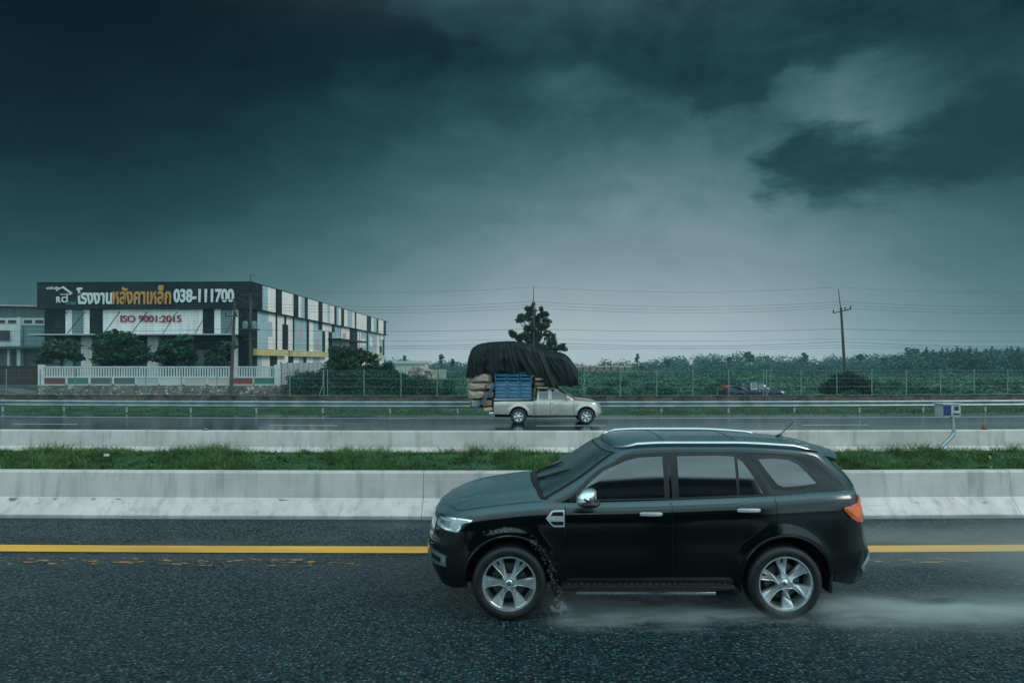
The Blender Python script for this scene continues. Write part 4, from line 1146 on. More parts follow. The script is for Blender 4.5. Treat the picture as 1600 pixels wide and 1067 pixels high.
        sb.build('side_step', PLB, root, smooth=True)
    us = [-1.0 + 2.0 * i / 20 for i in range(21)]
    patch(lambda th, t: S.Gth(th, t), [u if abs(u) > 1e-6 else 1e-5 for u in us], lambda u: .03, lambda u: .93, nr=10, off=.006, back=.01, name='windscreen', mat=WSG, parent=root)
    patch(lambda th, t: S.Gth(th, t, True), [u if abs(u) > 1e-6 else 1e-5 for u in us], lambda u: .15, lambda u: .85, nr=6, off=.006, back=.01, name='rear_window', mat=GLS, parent=root)
    b = MB(); b.rbox((5.06, -.78, .42), (5.24, .78, .56), .03); b.box((4.9, -.3, .36), (5.2, .3, .44)); b.build('rear_bumper', CHR if not extras.get('white_frame') else PLB, root, smooth=True)
    if extras.get('rack'):
        r = MB()
        for s in (-1, 1):
            r.tube([(3.22, s * .84, 1.08), (5.05, s * .84, 1.08)], .035, 6)
            r.tube([(3.24, s * .82, 1.05), (3.24, s * .82, 1.72)], .028, 6)
        r.tube([(3.24, -.82, 1.72), (3.24, .82, 1.72)], .028, 6)
        for x in (2.1, 2.9): r.tube([(x, -.66, 1.70), (x, .66, 1.70)], .025, 6)
        for s in (-1, 1):
            r.tube([(3.24, s * .66, 1.74), (1.0, s * .66, 1.80)], .022, 6)
        r.build('cargo_rack', MATT, root, smooth=True)
    return root, S

PY = 26.3 + .92        # pickup centre line
px0 = (942 - 800) / F * 26.6
root, _ = make_pickup('pickup_truck', 'champagne silver pickup carrying a towering tarpaulin covered load', SILV, {'rack': True, 'tail': M('pale grey tail lens', (.30, .27, .26), .2)})
root.location = (px0, PY, -.18)
PNAVY = make_pickup('pickup_truck', 'dark blue pickup driving behind the wire fence with a white framed rear window', NAVY, {'white_frame': True, 'tail': M('dark red tail lens', (.10, .01, .01), .3), 'mirror': M('white mirror', (.65, .67, .66), .4)})[0]
PNAVY.location = ((1229 - 800) / F * 47, 47.6, -.66)
# red bundle and pale sheet in the dark pickup's bed
q = PNAVY.location
mb = MB(); mb.rbox((-.26, -.4, 0), (.28, .4, .32), .12)
tag(mb.build('bundle', M('faded red cloth', (.34, .045, .035), .8, var=.3, vs=5, bump=.5, bs=8), loc=(q.x - 4.72, q.y, q.z + 1.09), smooth=True), 'red bundle riding at the tail of the dark blue pickup', 'bundle')
mb = MB(); rows = []
for i in range(13):
    t = i / 12; rows.append([(-.6 + 1.2 * t, -.7 + 1.4 * j / 8, .24 * (1 - t) + .05 * math.sin(j * 1.9 + t * 5) + .03) for j in range(9)])
rows_b = [[(a, b, c - .03) for a, b, c in r] for r in rows]
mb.grid(rows); mb.grid(rows_b)
tag(mb.build('cover_sheet', M('pale blue plastic sheet', (.30, .42, .46), .35, var=.2, bump=.4, bs=9), loc=(q.x - 3.85, q.y, q.z + 1.10), smooth=True, angle=180), 'pale blue plastic sheet sloping over the dark blue pickup bed', 'sheet')

# ------------------------------------------------------------------ the load on the silver pickup
k26 = 26.35 / F
def L2(u, v, Y=26.35): return at(u, v, Y)
def tarp():
    top = itp((730, 580), (731.5, 560), (735, 547), (742, 540), (752, 536), (768, 533.5), (800, 532), (820, 535), (835, 540), (850, 545), (863, 549), (880, 551), (886, 555), (893, 562), (899, 570), (902.5, 577))
    bot = itp((730, 590), (745, 587), (765, 582.5), (785, 580.0), (805, 581.5), (825, 584), (835, 586), (846, 592), (853, 600), (864, 603), (880, 602.5), (902.5, 603))
    rows = []; N = 120; Mr = 72
    for i in range(N + 1):
        t = i / N; u = 730 + 172.5 * t
        x = (u - 800) / F * 26.6; zt_, zb_ = CAMH + (HZ - top(u)) * 26.6 / F, CAMH + (HZ - bot(u)) * 26.35 / F
        zb_ += .05 * math.sin(u * .21) + .03 * math.sin(u * .5)
        endp = min(1, (t + .012) / .10) ** .5 * min(1, (1.012 - t) / .09) ** .5
        hw = .98 * (.86 + .14 * endp) ; r = []
        for j in range(Mr + 1):
            w = j / Mr                       # 0 near hem .. .5 ridge .. 1 far hem
            if w < .36: q = w / .36; y = -hw - .06 * math.sin(PI * q); z = zb_ + (zt_ - .42 - zb_) * q
            elif w < .64:
                a = (w - .36) / .28 * PI; y = -hw * math.copysign(abs(math.cos(a)) ** .75, math.cos(a)); z = zt_ - .42 + .42 * math.sin(a) ** .8
            else: q = (1 - w) / .36; y = hw + .06 * math.sin(PI * q); z = zb_ + (zt_ - .42 - zb_) * q
            # folds hang down and sweep back from the peak
            if w < .5:
                hgt = (zt_ - z) / max(.2, zt_ - zb_)
                sl_ = float(np.interp(u, [730, 760, 790, 830, 870, 902], [10, -6, 4, 26, 30, 6]))
                s_ = (u - sl_ * (hgt - .4)) * .085
                f = 1 - 2.2 * abs(mnoise.noise(Vector((s_ * 1.6, hgt * .8, 3)))) ** .8
                f2_ = 1 - 2.2 * abs(mnoise.noise(Vector((s_ * 3.6 + 9, hgt * 1.7, 7)))) ** .7
                big = mnoise.noise(Vector((u * .035, hgt * 1.4, 11)))
                amp = (.05 + .10 * min(1, hgt)) * float(np.interp(u, [730, 745, 870, 890, 903], [.5, 1, 1, .55, .3]))
                y -= amp * (f * .7 + f2_ * .35) + .16 * big; z += .025 * mnoise.noise(Vector((u * .11, w * 9, 2)))
            else: y += .04 * math.sin(u * .4)
            r.append((x + .02 * math.sin(w * 40 + u * .2), PY + y, z))
        rows.append(r)
    mb = MB().grid(rows)
    for ri, rev in ((0, 0), (N, 1)):
        # gathered ends
        c = len(mb.v); row = rows[ri]; cen = (row[0][0] + (.02 if rev == 0 else -.02), PY, (row[0][2] + row[Mr//2][2]) / 2 - .1)
        mb.v.append(cen); base = ri * (Mr + 1)
        for j in range(Mr): mb.f.append([base + j, base + j + 1, c]); mb.m.append(0)
        mb.f.append([base + Mr, base, c]); mb.m.append(0)
    o = mb.build('tarpaulin', M('black tarpaulin', (.005, .010, .010), .6, var=.35, vs=2.0, bump=.3, bs=12, stretch=(1, 1, .5), spec=.22), smooth=True, angle=180, weld=.0004)
    sm = o.modifiers.new('s', 'SUBSURF'); sm.levels = 1; sm.render_levels = 1
    tag(o, 'black wet tarpaulin draped over the load of the silver pickup', 'tarpaulin')
tarp()
# filling inside the tarp so light does not pass
def sack(cx, cz, lx, lz, y0, y1, col, lab, nm='sack', group='tan sacks bulging at the back of the load', puff=.06):
    rows = []
    for i in range(15):
        t = i / 14; e = math.sin(PI * min(1, max(0, t))) ** .2 if 0 < t < 1 else .55; r = []
        for j in range(24):
            a = 2 * PI * j / 24; ca, sa = math.cos(a), math.sin(a)
            x = cx + lx / 2 * math.copysign(abs(ca) ** .32, ca) * e * (1 + .04 * math.sin(a * 3 + t * 6))
            z = cz + lz / 2 * math.copysign(abs(sa) ** .40, sa) * e * (1 + .05 * math.sin(a * 5 + t * 9 + cx))
            r.append((x, y0 + (y1 - y0) * t, z))
        rows.append(r)
    for r in rows:
        for j, p in enumerate(r):
            q = Vector(p) * 2.1; d = Vector(p) - Vector((cx, p[1], cz)); k_ = 1 + .30 * (abs(mnoise.noise(q * 2.2 + Vector((cz * 5, 0, 0)))) - .2) + .12 * mnoise.noise(q * 6)
            r[j] = (cx + d.x * k_, p[1] + .10 * (abs(mnoise.noise(q * 3)) - .2), cz + d.z * k_)
    mb = MB().grid(rows, closed=True); mb.f += [list(range(24))[::-1], [14 * 24 + j for j in range(24)]]; mb.m += [0, 0]
    o = mb.build(nm, col, smooth=True, angle=60)
    return tag(o, lab, 'sack', group)
TAN = M('woven tan sacking', (.58, .42, .34), .75, var=.22, vs=5, bump=.8, bs=6, bd=.08, stretch=(1, 1, 2.5))
TAN2 = M('brown sacking', (.30, .19, .12), .75, var=.35, vs=7, bump=.8, bs=7, bd=.08, stretch=(1, 1, 2.5))
y0, y1 = PY - .97, PY + .9
for u, v, wu, hv, mt, lab in (
    (750, 590, 42, 18, TAN, 'crumpled pale tan sack directly under the tarpaulin hem at the tail'),
    (747, 604, 34, 14, TAN, 'creased tan sack second from the top at the tail'),
    (746, 617, 32, 15, TAN, 'broad tan sack bulging out above the dangling blue strap end'),
    (765, 603, 20, 13, TAN2, 'browner sack wedged beside the top of the blue crates'),
    (763, 617, 22, 13, TAN2, 'brown sack crossed by the blue strap'),
    (760, 630, 22, 13, TAN2, 'brown sack resting just above the tailgate bumper'),
    (743, 631, 20, 15, M('grey sacking', (.27, .26, .25), .8, var=.3, bump=.7, bs=8), 'grey sack hanging lowest at the rear corner'),
    (762, 639, 20, 7, TAN, 'thin pale sack squeezed at the bottom of the overhanging load'),
    (846, 592, 26, 7, TAN, 'pale sack peeping out under the tarpaulin right of the crates'),
    (844, 600, 22, 8, TAN2, 'brown sack right of the crates above the cab roof'),
    (848, 605.5, 28, 4, TAN, 'flat sack lying on the cab roof rack')):
    c = L2(u, v); sack(c.x, c.z, wu * k26, hv * k26, y0 + random.uniform(0, .04), y1, mt, lab)
for u, v, wu, hv, lab in ((795, 567, 84, 30, 'big tan bale hidden under the tarpaulin top, glimpsed above the crates'),):
    c = L2(u, v); sack(c.x, c.z, wu * k26, hv * k26, y0 + .1, y1 - .05, TAN, lab)
# blue crates: three stacks
def crate_mesh(w, h, d):
    mb = MB(); t = .03
    mb.rbox((0, 0, h * .02), (w, t, h * .66), .008)
    mb.rbox((0, d - t, h * .56), (w, d, h * .86), .006); mb.rbox((0, d - t, .0), (w, d, h * .36), .006)
    for x in (0, w - t): mb.rbox((x, 0.002, 0), (x + t, d - .002, h * .36), .006); mb.rbox((x, 0.002, h * .6), (x + t, d - .002, h * .97), .006)
    for x in (0, w - .05):
        for y in (-.006, d - .034): mb.box((x, y, 0.004), (x + .05, y + .04, h * .97 - .004))
    mb.box((.01, .01, 0.01), (w - .01, d - .01, .03))
    return mb
cB = M('sun-faded blue plastic', (.022, .15, .30), .42, var=.25, vs=3, bump=.2)
a = L2(773.5, 622); b = L2(832, 582.5)
nc, nr_ = 3, 7; cw_ = (b.x - a.x) / nc; ch_ = (b.z - a.z) / nr_
proto = None
colw = ('left', 'middle', 'right'); roww = ['bottom', 'second', 'third', 'fourth', 'fifth', 'sixth', 'top']
for i in range(nc):
    for j in range(nr_):
        if proto is None:
            proto = crate_mesh(cw_ - .04, ch_ - .006, 1.0).build('crate', cB); o = proto
        else: o = copy_tree(proto)
        o.location = (a.x + i * cw_ + random.uniform(-.004, .004), PY - .90 + random.uniform(-.01, .01), a.z + j * ch_)
        tag(o, 'blue slatted crate, %s of the %s column on the silver pickup' % (roww[j], colw[i]), 'crate', 'blue plastic crates stacked on the pickup')
# light crates or boards seen through the gaps
mb = MB(); mb.rbox((a.x + .02, PY + .14, a.z), (b.x - .02, PY + .85, b.z - .05), .03); mb.rbox((a.x + .045, PY - .85, a.z + .04), (b.x - .06, PY + .05, a.z + (b.z - a.z) * .66), .02)
tag(mb.build('carton', M('pale carton', (.42, .45, .45), .7, var=.3, vs=4, bump=.2)), 'pale cartons filling the bed behind the blue crates', 'carton')
# blue strap, ropes
pts = [L2(772, 600), L2(766, 611), L2(758, 622), L2(750, 630), L2(740, 640)]
rows = []
for i, p in enumerate(pts):
    rows.append([(p.x - .055, y0 - .06 - .01 * i, p.z), (p.x + .055, y0 - .075 - .01 * i, p.z - .03), (p.x + .05, y0 - .05 - .01 * i, p.z - .05), (p.x - .06, y0 - .04 - .01 * i, p.z - .02)])
mb = MB().grid(rows, closed=True)
tag(mb.build('strap', M('blue strap cloth', (.02, .10, .19), .6, var=.3, bump=.4), smooth=True, angle=60), 'blue cloth strap hanging slantwise over the tan sacks', 'strap')
for vv, lab in ((607, 'upper thin rope lashed round the tail sacks'), (618, 'lower thin rope lashed round the tail sacks')):
    pts = [L2(730 + i * 5.3, vv + 1.2 * math.sin(i), 26.2) for i in range(9)]
    pts = [Vector((p.x, y0 - .035, p.z)) for p in pts]
    tag(MB().tube(pts, .008, 5).build('rope', M('dark rope', (.03, .03, .03), .8), smooth=True), lab, 'rope', 'ropes round the load')
# ------------------------------------------------------------------ factory building
ANG = math.radians(1.39); CA, SA = math.cos(ANG), math.sin(ANG)
BX, BY = -32.8, 72.0
def fl(u, v=None, ly=0.0):
    """front facade: photograph column/row to local x and height"""
    m = (u - 800) / F
    # X = BX + lx*CA + ly*SA ; Y = BY - lx*SA + ly*CA ; X = m*Y
    lx = (m * (BY + ly * CA) - BX - ly * SA) / (CA + m * SA)
    Y = BY - lx * SA + ly * CA
    return lx if v is None else (lx, CAMH + (HZ - v) * Y / F)
def sl(u, v=None, lx=0.0):
    m = (u - 800) / F
    X0 = BX + lx * CA; Y0 = BY - lx * SA
    ly = (m * Y0 - X0) / (SA - m * CA)
    Y = Y0 + ly * CA
    return ly if v is None else (ly, CAMH + (HZ - v) * Y / F)
def cladding(name, col, horiz=True, k=3.2, spec=.25, var=.08):
    """ribbed sheet metal with rain streaks"""
    m, T, b, out = newmat(name)
    tc = T.n('ShaderNodeTexCoord').outputs['Object']
    sp = T.n('ShaderNodeSeparateXYZ', {0: tc})
    n1 = T.noise(T.vmap(tc, (1.5, 1.5, .12)), 1.6, 6, .6); n2 = T.noise(tc, .25, 4)
    c = T.mix(T.ss(n1, .35, .7), c4([x * (1 + var) for x in col]), c4([x * (1 - var * 2) for x in col]))
    c = T.mix(T.m('MULTIPLY', T.ss(n2, .4, .7), .12), c, (.10, .11, .11, 1))
    T.set(b.inputs['Base Color'], c); b.inputs['Roughness'].default_value = .42; b.inputs['Specular IOR Level'].default_value = spec
    ax = sp.outputs[2] if horiz else T.m('ADD', sp.outputs[0], sp.outputs[1])
    w = T.m('SINE', T.m('MULTIPLY', ax, 2 * PI * k))
    T.set(b.inputs['Normal'], T.n('ShaderNodeBump', {'Height': w, 'Strength': .35, 'Distance': .04}))
    return m
BW = cladding('white sheet cladding', (.74, .70, .67)); BD = cladding('black sheet cladding', (.006, .013, .016), spec=.1); BL = cladding('pale blue sheet cladding', (.30, .43, .48))
BG = cladding('grey green sheet cladding', (.13, .20, .21)); BP = cladding('faded pink panel', (.42, .33, .31)); BYL = cladding('yellow ribbed band', (.50, .43, .20), True, 4)
BRD = cladding('thin red trim', (.30, .06, .05)); MW = [BW, BD, BL, BG, BP, BYL, BRD]
WH, DK, LB, GR, PK, YL, RD = range(7)
ROOFM = M('dark roof sheet', (.03, .035, .037), .5, bump=.3)
bld = empty('factory_building', (BX, BY, 0), -ANG, 'long factory with black, white and pale blue striped cladding and a big lettered sign', 'building')
GZ_ = -.8
BLEN, BWID, TOPZ = 71.0, -fl(63), 12.62
WT = 9.42     # foot of the parapet
# main volume
mb = MB(); mb.box((-BWID + .1, .5, 4.3), (-.5, BLEN - .3, 12.2)); mb.box((-BWID + .1, 2.6, GZ_), (-1.0, BLEN - .3, 4.3)); mb.build('wall', BD, bld)
MB().box((-BWID + .3, .8, 12.2), (-.8, BLEN - .6, 12.32)).build('roof', ROOFM, bld)
# parapet band round the top
mb = MB(); mb.mi = DK
lx1 = .45
mb.box((-BWID, -.5, WT), (0.0, .5, TOPZ), DK); mb.box((0.002, -.5, WT), (lx1, sl(410, lx=lx1), TOPZ), DK)
seq = [410, LB, 418.5, WH, 430.4, DK, 440.5, WH, 458.1, DK, 466.4, WH, 470.2, LB, 475.8, DK, 481, WH, 497.2, DK, 504, WH, 511.4, LB, 515.2, WH, 522.2, DK, 525.8, LB, 529, WH, 532.7, DK, 537.7, WH, 542.4, LB, 550.3, WH, 554.1, DK, 556.8, WH, 563.5, WH, 572.8, DK, 580, WH, 583.8, LB, 588.3, DK, 591.2, WH, 599.1, DK, 603.2]
for i in range(0, len(seq) - 2, 2):
    a, b = sl(seq[i], lx=lx1), sl(seq[i+2], lx=lx1); pr = .02 if seq[i+1] != DK else 0
    mb.box((-.3, a + .002, WT), (lx1 + pr, b - .002, TOPZ), seq[i+1])
mb.box((-BWID, -.56, TOPZ), (lx1 + .06, .6, TOPZ + .07), DK); mb.box((-.4, .602, TOPZ), (lx1 + .06, BLEN, TOPZ + .07), DK)
mb.box((-BWID, -.52, WT - .10), (lx1 + .03, .4, WT - .004), DK); mb.box((-.4, .402, WT - .10), (lx1 + .03, BLEN, WT - .004), DK)
mb.build('parapet', MW, bld)
# side cladding under the parapet
mb = MB()
Z0 = 4.42
def sp_(u0, u1, c, v0=None, v1=None, pr=0.0):
    a, b = sl(u0), sl(u1)
    z0 = Z0 if v0 is None else sl((u0 + u1) / 2, v0)[1]; z1 = WT - .11 if v1 is None else sl((u0 + u1) / 2, v1)[1]
    mb.box((-.35, a + .003, z0), (pr, b - .003, z1), c)
U4 = lambda c: 300 + c / 4.447
V4 = lambda c: 420 + c / 4.447
S_ = [(455, 530, LB), (530, 580, WH), (580, 593, DK), (593, 640, WH), (640, 654, WH), (654, 667, WH), (667, 700, WH), (700, 712, DK), (712, 795, LB), (795, 813, DK), (813, 842, WH), (842, 905, LB), (905, 925, DK), (925, 948, WH), (948, 974, DK), (974, 1032, LB), (1032, 1036, DK), (1036, 1095, WH), (1095, 1150, DK), (1150, 1162, WH), (1162, 1166, RD), (1166, 1175, WH), (1175, 1213, LB), (1213, 1225, DK), (1225, 1278, LB), (1278, 1282, RD), (1282, 1300, WH), (1300, 1325, LB), (1325, 1335, DK)]
for a, b, c in S_: sp_(U4(a), U4(b), c)
# irregular patches laid over the stripes
for a, b, c, d, k in ((525, 557, 370, 470, LB), (640, 654, 317, 385, DK), (627, 667, 386, 562, DK), (738, 765, 402, 485, PK), (862, 884, 490, 556, PK), (877, 904, 355, 425, DK), (905, 970, 372, 435, WH), (1047, 1068, 445, 480, PK), (968, 990, 380, 440, DK), (1180, 1205, 485, 545, WH), (1236, 1252, 475, 540, WH), (1304, 1318, 540, 585, DK), (1310, 1330, 445, 490, WH)):
    m0 = U4((a + b) / 2); z1 = sl(m0, V4(c))[1]; z0 = sl(m0, V4(d))[1]
    mb.box((-.2, sl(U4(a)), max(Z0 + .02, z0)), (.03, sl(U4(b)), min(WT - .12, z1)), k)
mb.box((-.45, sl(388) , GZ_), (-.004, sl(402), WT - .11), DK)
mb.build('side_cladding', MW, bld)
# loading bay with canopy half way down
mb = MB(); mb.box((-.6, sl(U4(955)), 1.2), (.01 + .03, sl(U4(1035)), 5.6)); mb.build('loading_door', M('dark opening', (.006, .008, .009), .6), bld)
mb = MB(); mb.box((.04, sl(U4(945)), 6.6), (2.2, sl(U4(1150)), 6.85)); mb.build('side_canopy', BD, bld)
# yellow band and ground floor of the long side
mb = MB()
for a, b in ((425, 648), (680, 928), (1225, 1322)):
    mb.box((-.1, sl(U4(a)), 3.55), (.5, sl(U4(b)), Z0 - .05), YL)
mb.build('yellow_band', MW, bld)
mb = MB(); last = 425
for a, b, c in ((425, 455, DK), (455, 495, LB), (495, 548, WH), (548, 600, DK), (600, 648, WH), (648, 675, WH), (675, 712, DK), (712, 752, WH), (752, 780, LB), (780, 802, DK), (802, 850, WH), (850, 895, LB), (895, 955, WH), (1150, 1250, WH), (1250, 1280, LB), (1280, 1335, WH)):
    if a == 1150: mb.build('ground_floor', MW, bld); mb = MB()
    mb.box((-.5, sl(U4(a)) + .003, GZ_), (-.15, sl(U4(b)) - .003, 3.54 if a < 640 or a > 680 else 4.3), c)
mb.build('rear_ground_floor', MW, bld)
# front cladding
mb = MB()
U3 = lambda c: c / 4.446
zf = 6.15
for a, b, c in ((U3(400), U3(455), DK), (U3(455), U3(500), WH), (U3(500), U3(580), GR), (U3(580), U3(622), WH), (U3(622), U3(715), DK), (U3(715), U4(75), WH), (U4(75), U4(155), DK), (U4(155), U4(200), WH), (U4(200), U4(280), BG and GR), (U4(280), U4(322), WH), (U4(322), 388, DK)):
    mb.box((fl(a) + .003, 0, zf), (min(fl(b) - .003, -.004), .5, WT - .11), c)
mb.box((fl(U4(322)) + .003, 0, GZ_), (-.004, .5, zf - .004), DK)
mb.box((fl(U4(280)), 0, GZ_), (fl(U4(320)), .5, zf - .004), WH)
mb.build('front_cladding', MW, bld)
# columns of the ground floor, canopy and its stay rods
for u in (U3(600), U3(1062)):
    x = fl(u); MB().box((x - .7, .0, GZ_), (x + .7, .6, zf - .01)).build('column', BW, bld)
x = fl(U3(478)); MB().box((x - .5, .0, GZ_), (x + .5, .6, zf - .01)).build('column', BG, bld)
mb = MB(); mb.box((fl(46, ly=-3), -3.0, 5.86), (fl(372, ly=-3), .9, 6.0), 1); mb.box((fl(46, ly=-3) - .02, -3.06, 5.96), (fl(372, ly=-3) + .02, -2.98, 6.08), 0)
mb.build('front_canopy', [M('canopy edge white', (.50, .53, .53), .4), BD], bld)
for u in (104, 161, 205, 254, 304, 352, 75):
    x = fl(u, ly=-2.9); MB().tube([(x, -2.9, 6.02), (x, -.02, 9.0)], .045, 6).build('stay_rod', BD, bld)
MB().box((-BWID + .2, 1.9, .2), (-2, 2.2, 5.6)).build('shopfront_glass', M('dark shop glass', (.010, .018, .022), .12, var=.4, vs=.4), bld)

# lettering
def lettering(txt, u0, u1, v0, v1, ly, mat, name='sign_lettering', bold=.012, depth=.12, shear=0):
    cu = bpy.data.curves.new(name, 'FONT'); cu.body = txt; cu.extrude = .02; cu.offset = bold; cu.resolution_u = 5; cu.shear = shear
    to = bpy.data.objects.new(name, cu); COL.objects.link(to); bpy.context.view_layer.update()
    me = bpy.data.meshes.new_from_object(to.evaluated_get(bpy.context.evaluated_depsgraph_get()))
    bpy.data.objects.remove(to)
    n = len(me.vertices); co = np.empty(n * 3); me.vertices.foreach_get('co', co); co = co.reshape(-1, 3)
    lo, hi = co.min(0), co.max(0)
    a, zb_ = fl(u0, v1, ly); b, zt_ = fl(u1, v0, ly); zb_ = fl((u0+u1)/2, v1, ly)[1]; zt_ = fl((u0+u1)/2, v0, ly)[1]
    o2 = np.empty_like(co)
    o2[:, 0] = a + (co[:, 0] - lo[0]) / (hi[0] - lo[0]) * (b - a)
    o2[:, 2] = zb_ + (co[:, 1] - lo[1]) / (hi[1] - lo[1]) * (zt_ - zb_)
    o2[:, 1] = ly - .01 - (co[:, 2] - lo[2]) / (hi[2] - lo[2] + 1e-9) * depth
    me.vertices.foreach_set('co', o2.reshape(-1)); me.materials.clear(); me.materials.append(mat); me.update()
    o = bpy.data.objects.new(name, me); return link(o, bld)
SW = M('white sign letters', (.62, .66, .66), .4, var=.08); SO = M('orange sign letters', (.50, .22, .03), .4, var=.12); SRD = M('red sign letters', (.33, .015, .02), .4); SGR = M('green sign letters', (.05, .20, .16), .5)
lettering('โรงงาน', 121, 176, 449.5, 475.5, -.5, SW, bold=.030)
lettering('หลังคาเหล็ก', 177, 268, 446, 475.5, -.5, SO, bold=.026)
lettering('038-111700', 272, 366, 451.5, 473, -.5, SW, bold=.035)
lettering('ISO 9001:2015', 189, 283.5, 492.5, 503.5, 0, SRD, bold=.014)
lettering('R', 89, 95.5, 463.5, 473, -.5, SW, bold=.03)
lettering('C', 97, 104, 463.5, 473, -.5, SW, bold=.03)
lettering('อาร์ซี สตีล', 73.5, 93, 448, 452.5, -.5, SW, bold=.02)
lettering('STEEL', 104, 120, 471.5, 476.5, -.5, SGR, bold=.02)
mb = MB()
def pb(p0, p1, w):
    (a, za), (b, zb2) = fl(*p0, -.5), fl(*p1, -.5)
    d = Vector((b - a, zb2 - za)).normalized() * 1; nx, nz = -d.y * w, d.x * w
    mb.prism([(a + nx, za + nz), (b + nx, zb2 + nz), (b - nx, zb2 - nz), (a - nx, za - nz)], -.60, -.505)
pb((88.5, 454.5), (98.5, 448.5), .07); pb((98.5, 448.5), (113, 459), .10); pb((113, 459.6), (95, 460.2), .05); pb((105.5, 460), (105.5, 472.5), .05); pb((113, 459.3), (103.5, 460.3), .08)
mb.build('logo_roof', SW, bld)
# white panel seams, wall lamps and lightning rod
mb = MB(); x, y = fl(396), 1.0
mb.tube([(-.2, .6, TOPZ), (-.2, .6, TOPZ + 1.1)], .04, 6); mb.tube([(-.2, .6, TOPZ + 1.05), (.1, .6, TOPZ + 1.15), (.35, .6, TOPZ + .95), (.3, .6, TOPZ + .7)], .025, 6)
mb.build('roof_mast', BD, bld)

# ------------------------------------------------------------------ grey annex at the left
ax = empty('annex_building', ((63 - 800) / F * 76, 76, 0), 0, 'lower grey annex with white framed windows left of the signed factory', 'building')
AX0 = ax.location.x
DGL = M('dark building glass', (.008, .014, .017), .15, var=.5, vs=.6, spec=.25)
def A(u, v): p = at(u, v, 76); return p.x - AX0, p.z
def abox(u0, u1, v0, v1, y0, y1, name, mat):
    (a, zt_), (b, zb_) = A(u0, v0), A(u1, v1); return MB().box((a, y0, zb_), (b, y1, zt_)).build(name, mat, ax)
WF = M('white render', (.55, .58, .57), .6, var=.1, vs=1.2)
abox(-160, 92, 478, 632, .6, 14, 'wall', BG)
abox(-160, 86, 474.5, 497, .1, .62, 'upper_wall', cladding('grey corrugated wall', (.085, .105, .115), False, 2.2))
mb = MB(); mb.prism([(-19, 10.35), (-.4, 9.92), (3.0, 9.88), (3.0, 10.0), (-.4, 10.06), (-19, 10.52)], -.9, 14); mb.build('roof', M('pale roof edge', (.42, .46, .47), .4), ax)
abox(-160, 90, 497, 508.5, -.2, .1, 'window_band', WF)
for a, b in ((-70, -52), (-48, -34), (-30, -15), (-11, 11.5), (14.5, 29), (39, 53.5), (56.5, 71), (74, 88)):
    w = abox(a, b, 499.5, 506, -.26, -.16, 'window', WF); w.name = 'window'
    (a_, zt_), (b_, zb_) = A(a + 1, 500.2), A(b - 1, 505.4); MB().box((a_, -.285, zb_), (b_, -.262, zt_)).build('pane', DGL, w)
abox(-160, 31, 508.5, 542, -.25, .0 + .1, 'lower_band', WF)
for a, b in ((-18, 20.5), (-75, -28)):
    w = abox(a, b, 515.5, 534, -.33, -.25, 'window', WF)
    (a_, zt_), (b_, zb_) = A(a + 1.2, 516.5), A(b - 1.2, 533); MB().box((a_, -.36, zb_), (b_, -.332, zt_)).build('pane', DGL, w)
abox(36, 90, 509, 541, -.05, .3, 'infill_panel', BG)
abox(30.5, 36, 496, 575, -.42, .2, 'pillar', WF)
abox(90, 101, 478, 600, -.12, .5, 'corner_pillar', BD)
abox(-160, 92, 541.5, 545, -1.6, .55, 'floor_slab', M('dark slab edge', (.05, .055, .055), .7))
abox(-160, 92, 545, 632, .3, .6, 'ground_floor_wall', M('dim grey wall', (.10, .12, .125), .7, var=.2, vs=.8))
for u in (16, 33): abox(u - 1.6, u + 1.6, 545, 600, -.3, -.0, 'post', WF)

# ------------------------------------------------------------------ compound wall with coloured panels
YW = 60.0
def W6(u, v=590): p = at(u, v, YW); return p.x, p.z
def stone_mat():
    m, T, b, out = newmat('rubble stone')
    tc = T.n('ShaderNodeTexCoord').outputs['Object']
    v = T.n('ShaderNodeTexVoronoi', {'Vector': tc, 'Scale': 4.2}, feature='F1'); e = T.n('ShaderNodeTexVoronoi', {'Vector': tc, 'Scale': 4.2}, feature='DISTANCE_TO_EDGE').outputs[0]
    r = T.n('ShaderNodeSeparateColor', {0: v.outputs['Color']}).outputs
    n1 = T.noise(tc, .5, 5)
    c = T.mix(r[0], (.075, .060, .050, 1), (.22, .18, .15, 1)); c = T.mix(T.ss(r[1], .8, .95), c, (.40, .36, .31, 1))
    c = T.mix(T.ss(e, .05, .0), c, (.03, .03, .028, 1)); c = T.mix(T.m('MULTIPLY', T.ss(n1, .45, .6), .65), c, (.035, .05, .04, 1))
    T.set(b.inputs['Base Color'], c); b.inputs['Roughness'].default_value = .8
    T.set(b.inputs['Normal'], T.n('ShaderNodeBump', {'Height': e, 'Strength': 1.0, 'Distance': .15}))
    return m
STN = stone_mat()
cw_root = empty('compound_wall', (W6(437)[0], YW, 0), 0, 'white picket topped wall with red, green and grey panels over rubble stone before the factory', 'wall')
CX = W6(437)[0]
pw = [68.5, 105, 141, 177.5, 213.5, 250, 288, 324, 361, 397, 429.5]
pc = [M('maroon wall panel', (.17, .035, .04), .6), M('green wall panel', (.045, .16, .13), .6), M('slate wall panel', (.085, .11, .115), .6), M('slate wall panel', (.085, .11, .115)), M('off white wall panel', (.40, .46, .48), .6), M('bright white wall panel', (.55, .57, .57), .6), M('peach wall panel', (.52, .45, .40), .6), M('peach wall panel', (.5, .4, .3)), M('brick red wall panel', (.27, .045, .035), .6), M('green wall panel', (.04, .15, .13)), M('mid grey wall panel', (.20, .22, .22), .6)]
PWT = M('white wall paint', (.58, .61, .61), .6, var=.1, vs=1.5)
zb0, zt0, zr0, zr1 = .34, 1.04, 1.20, 2.24
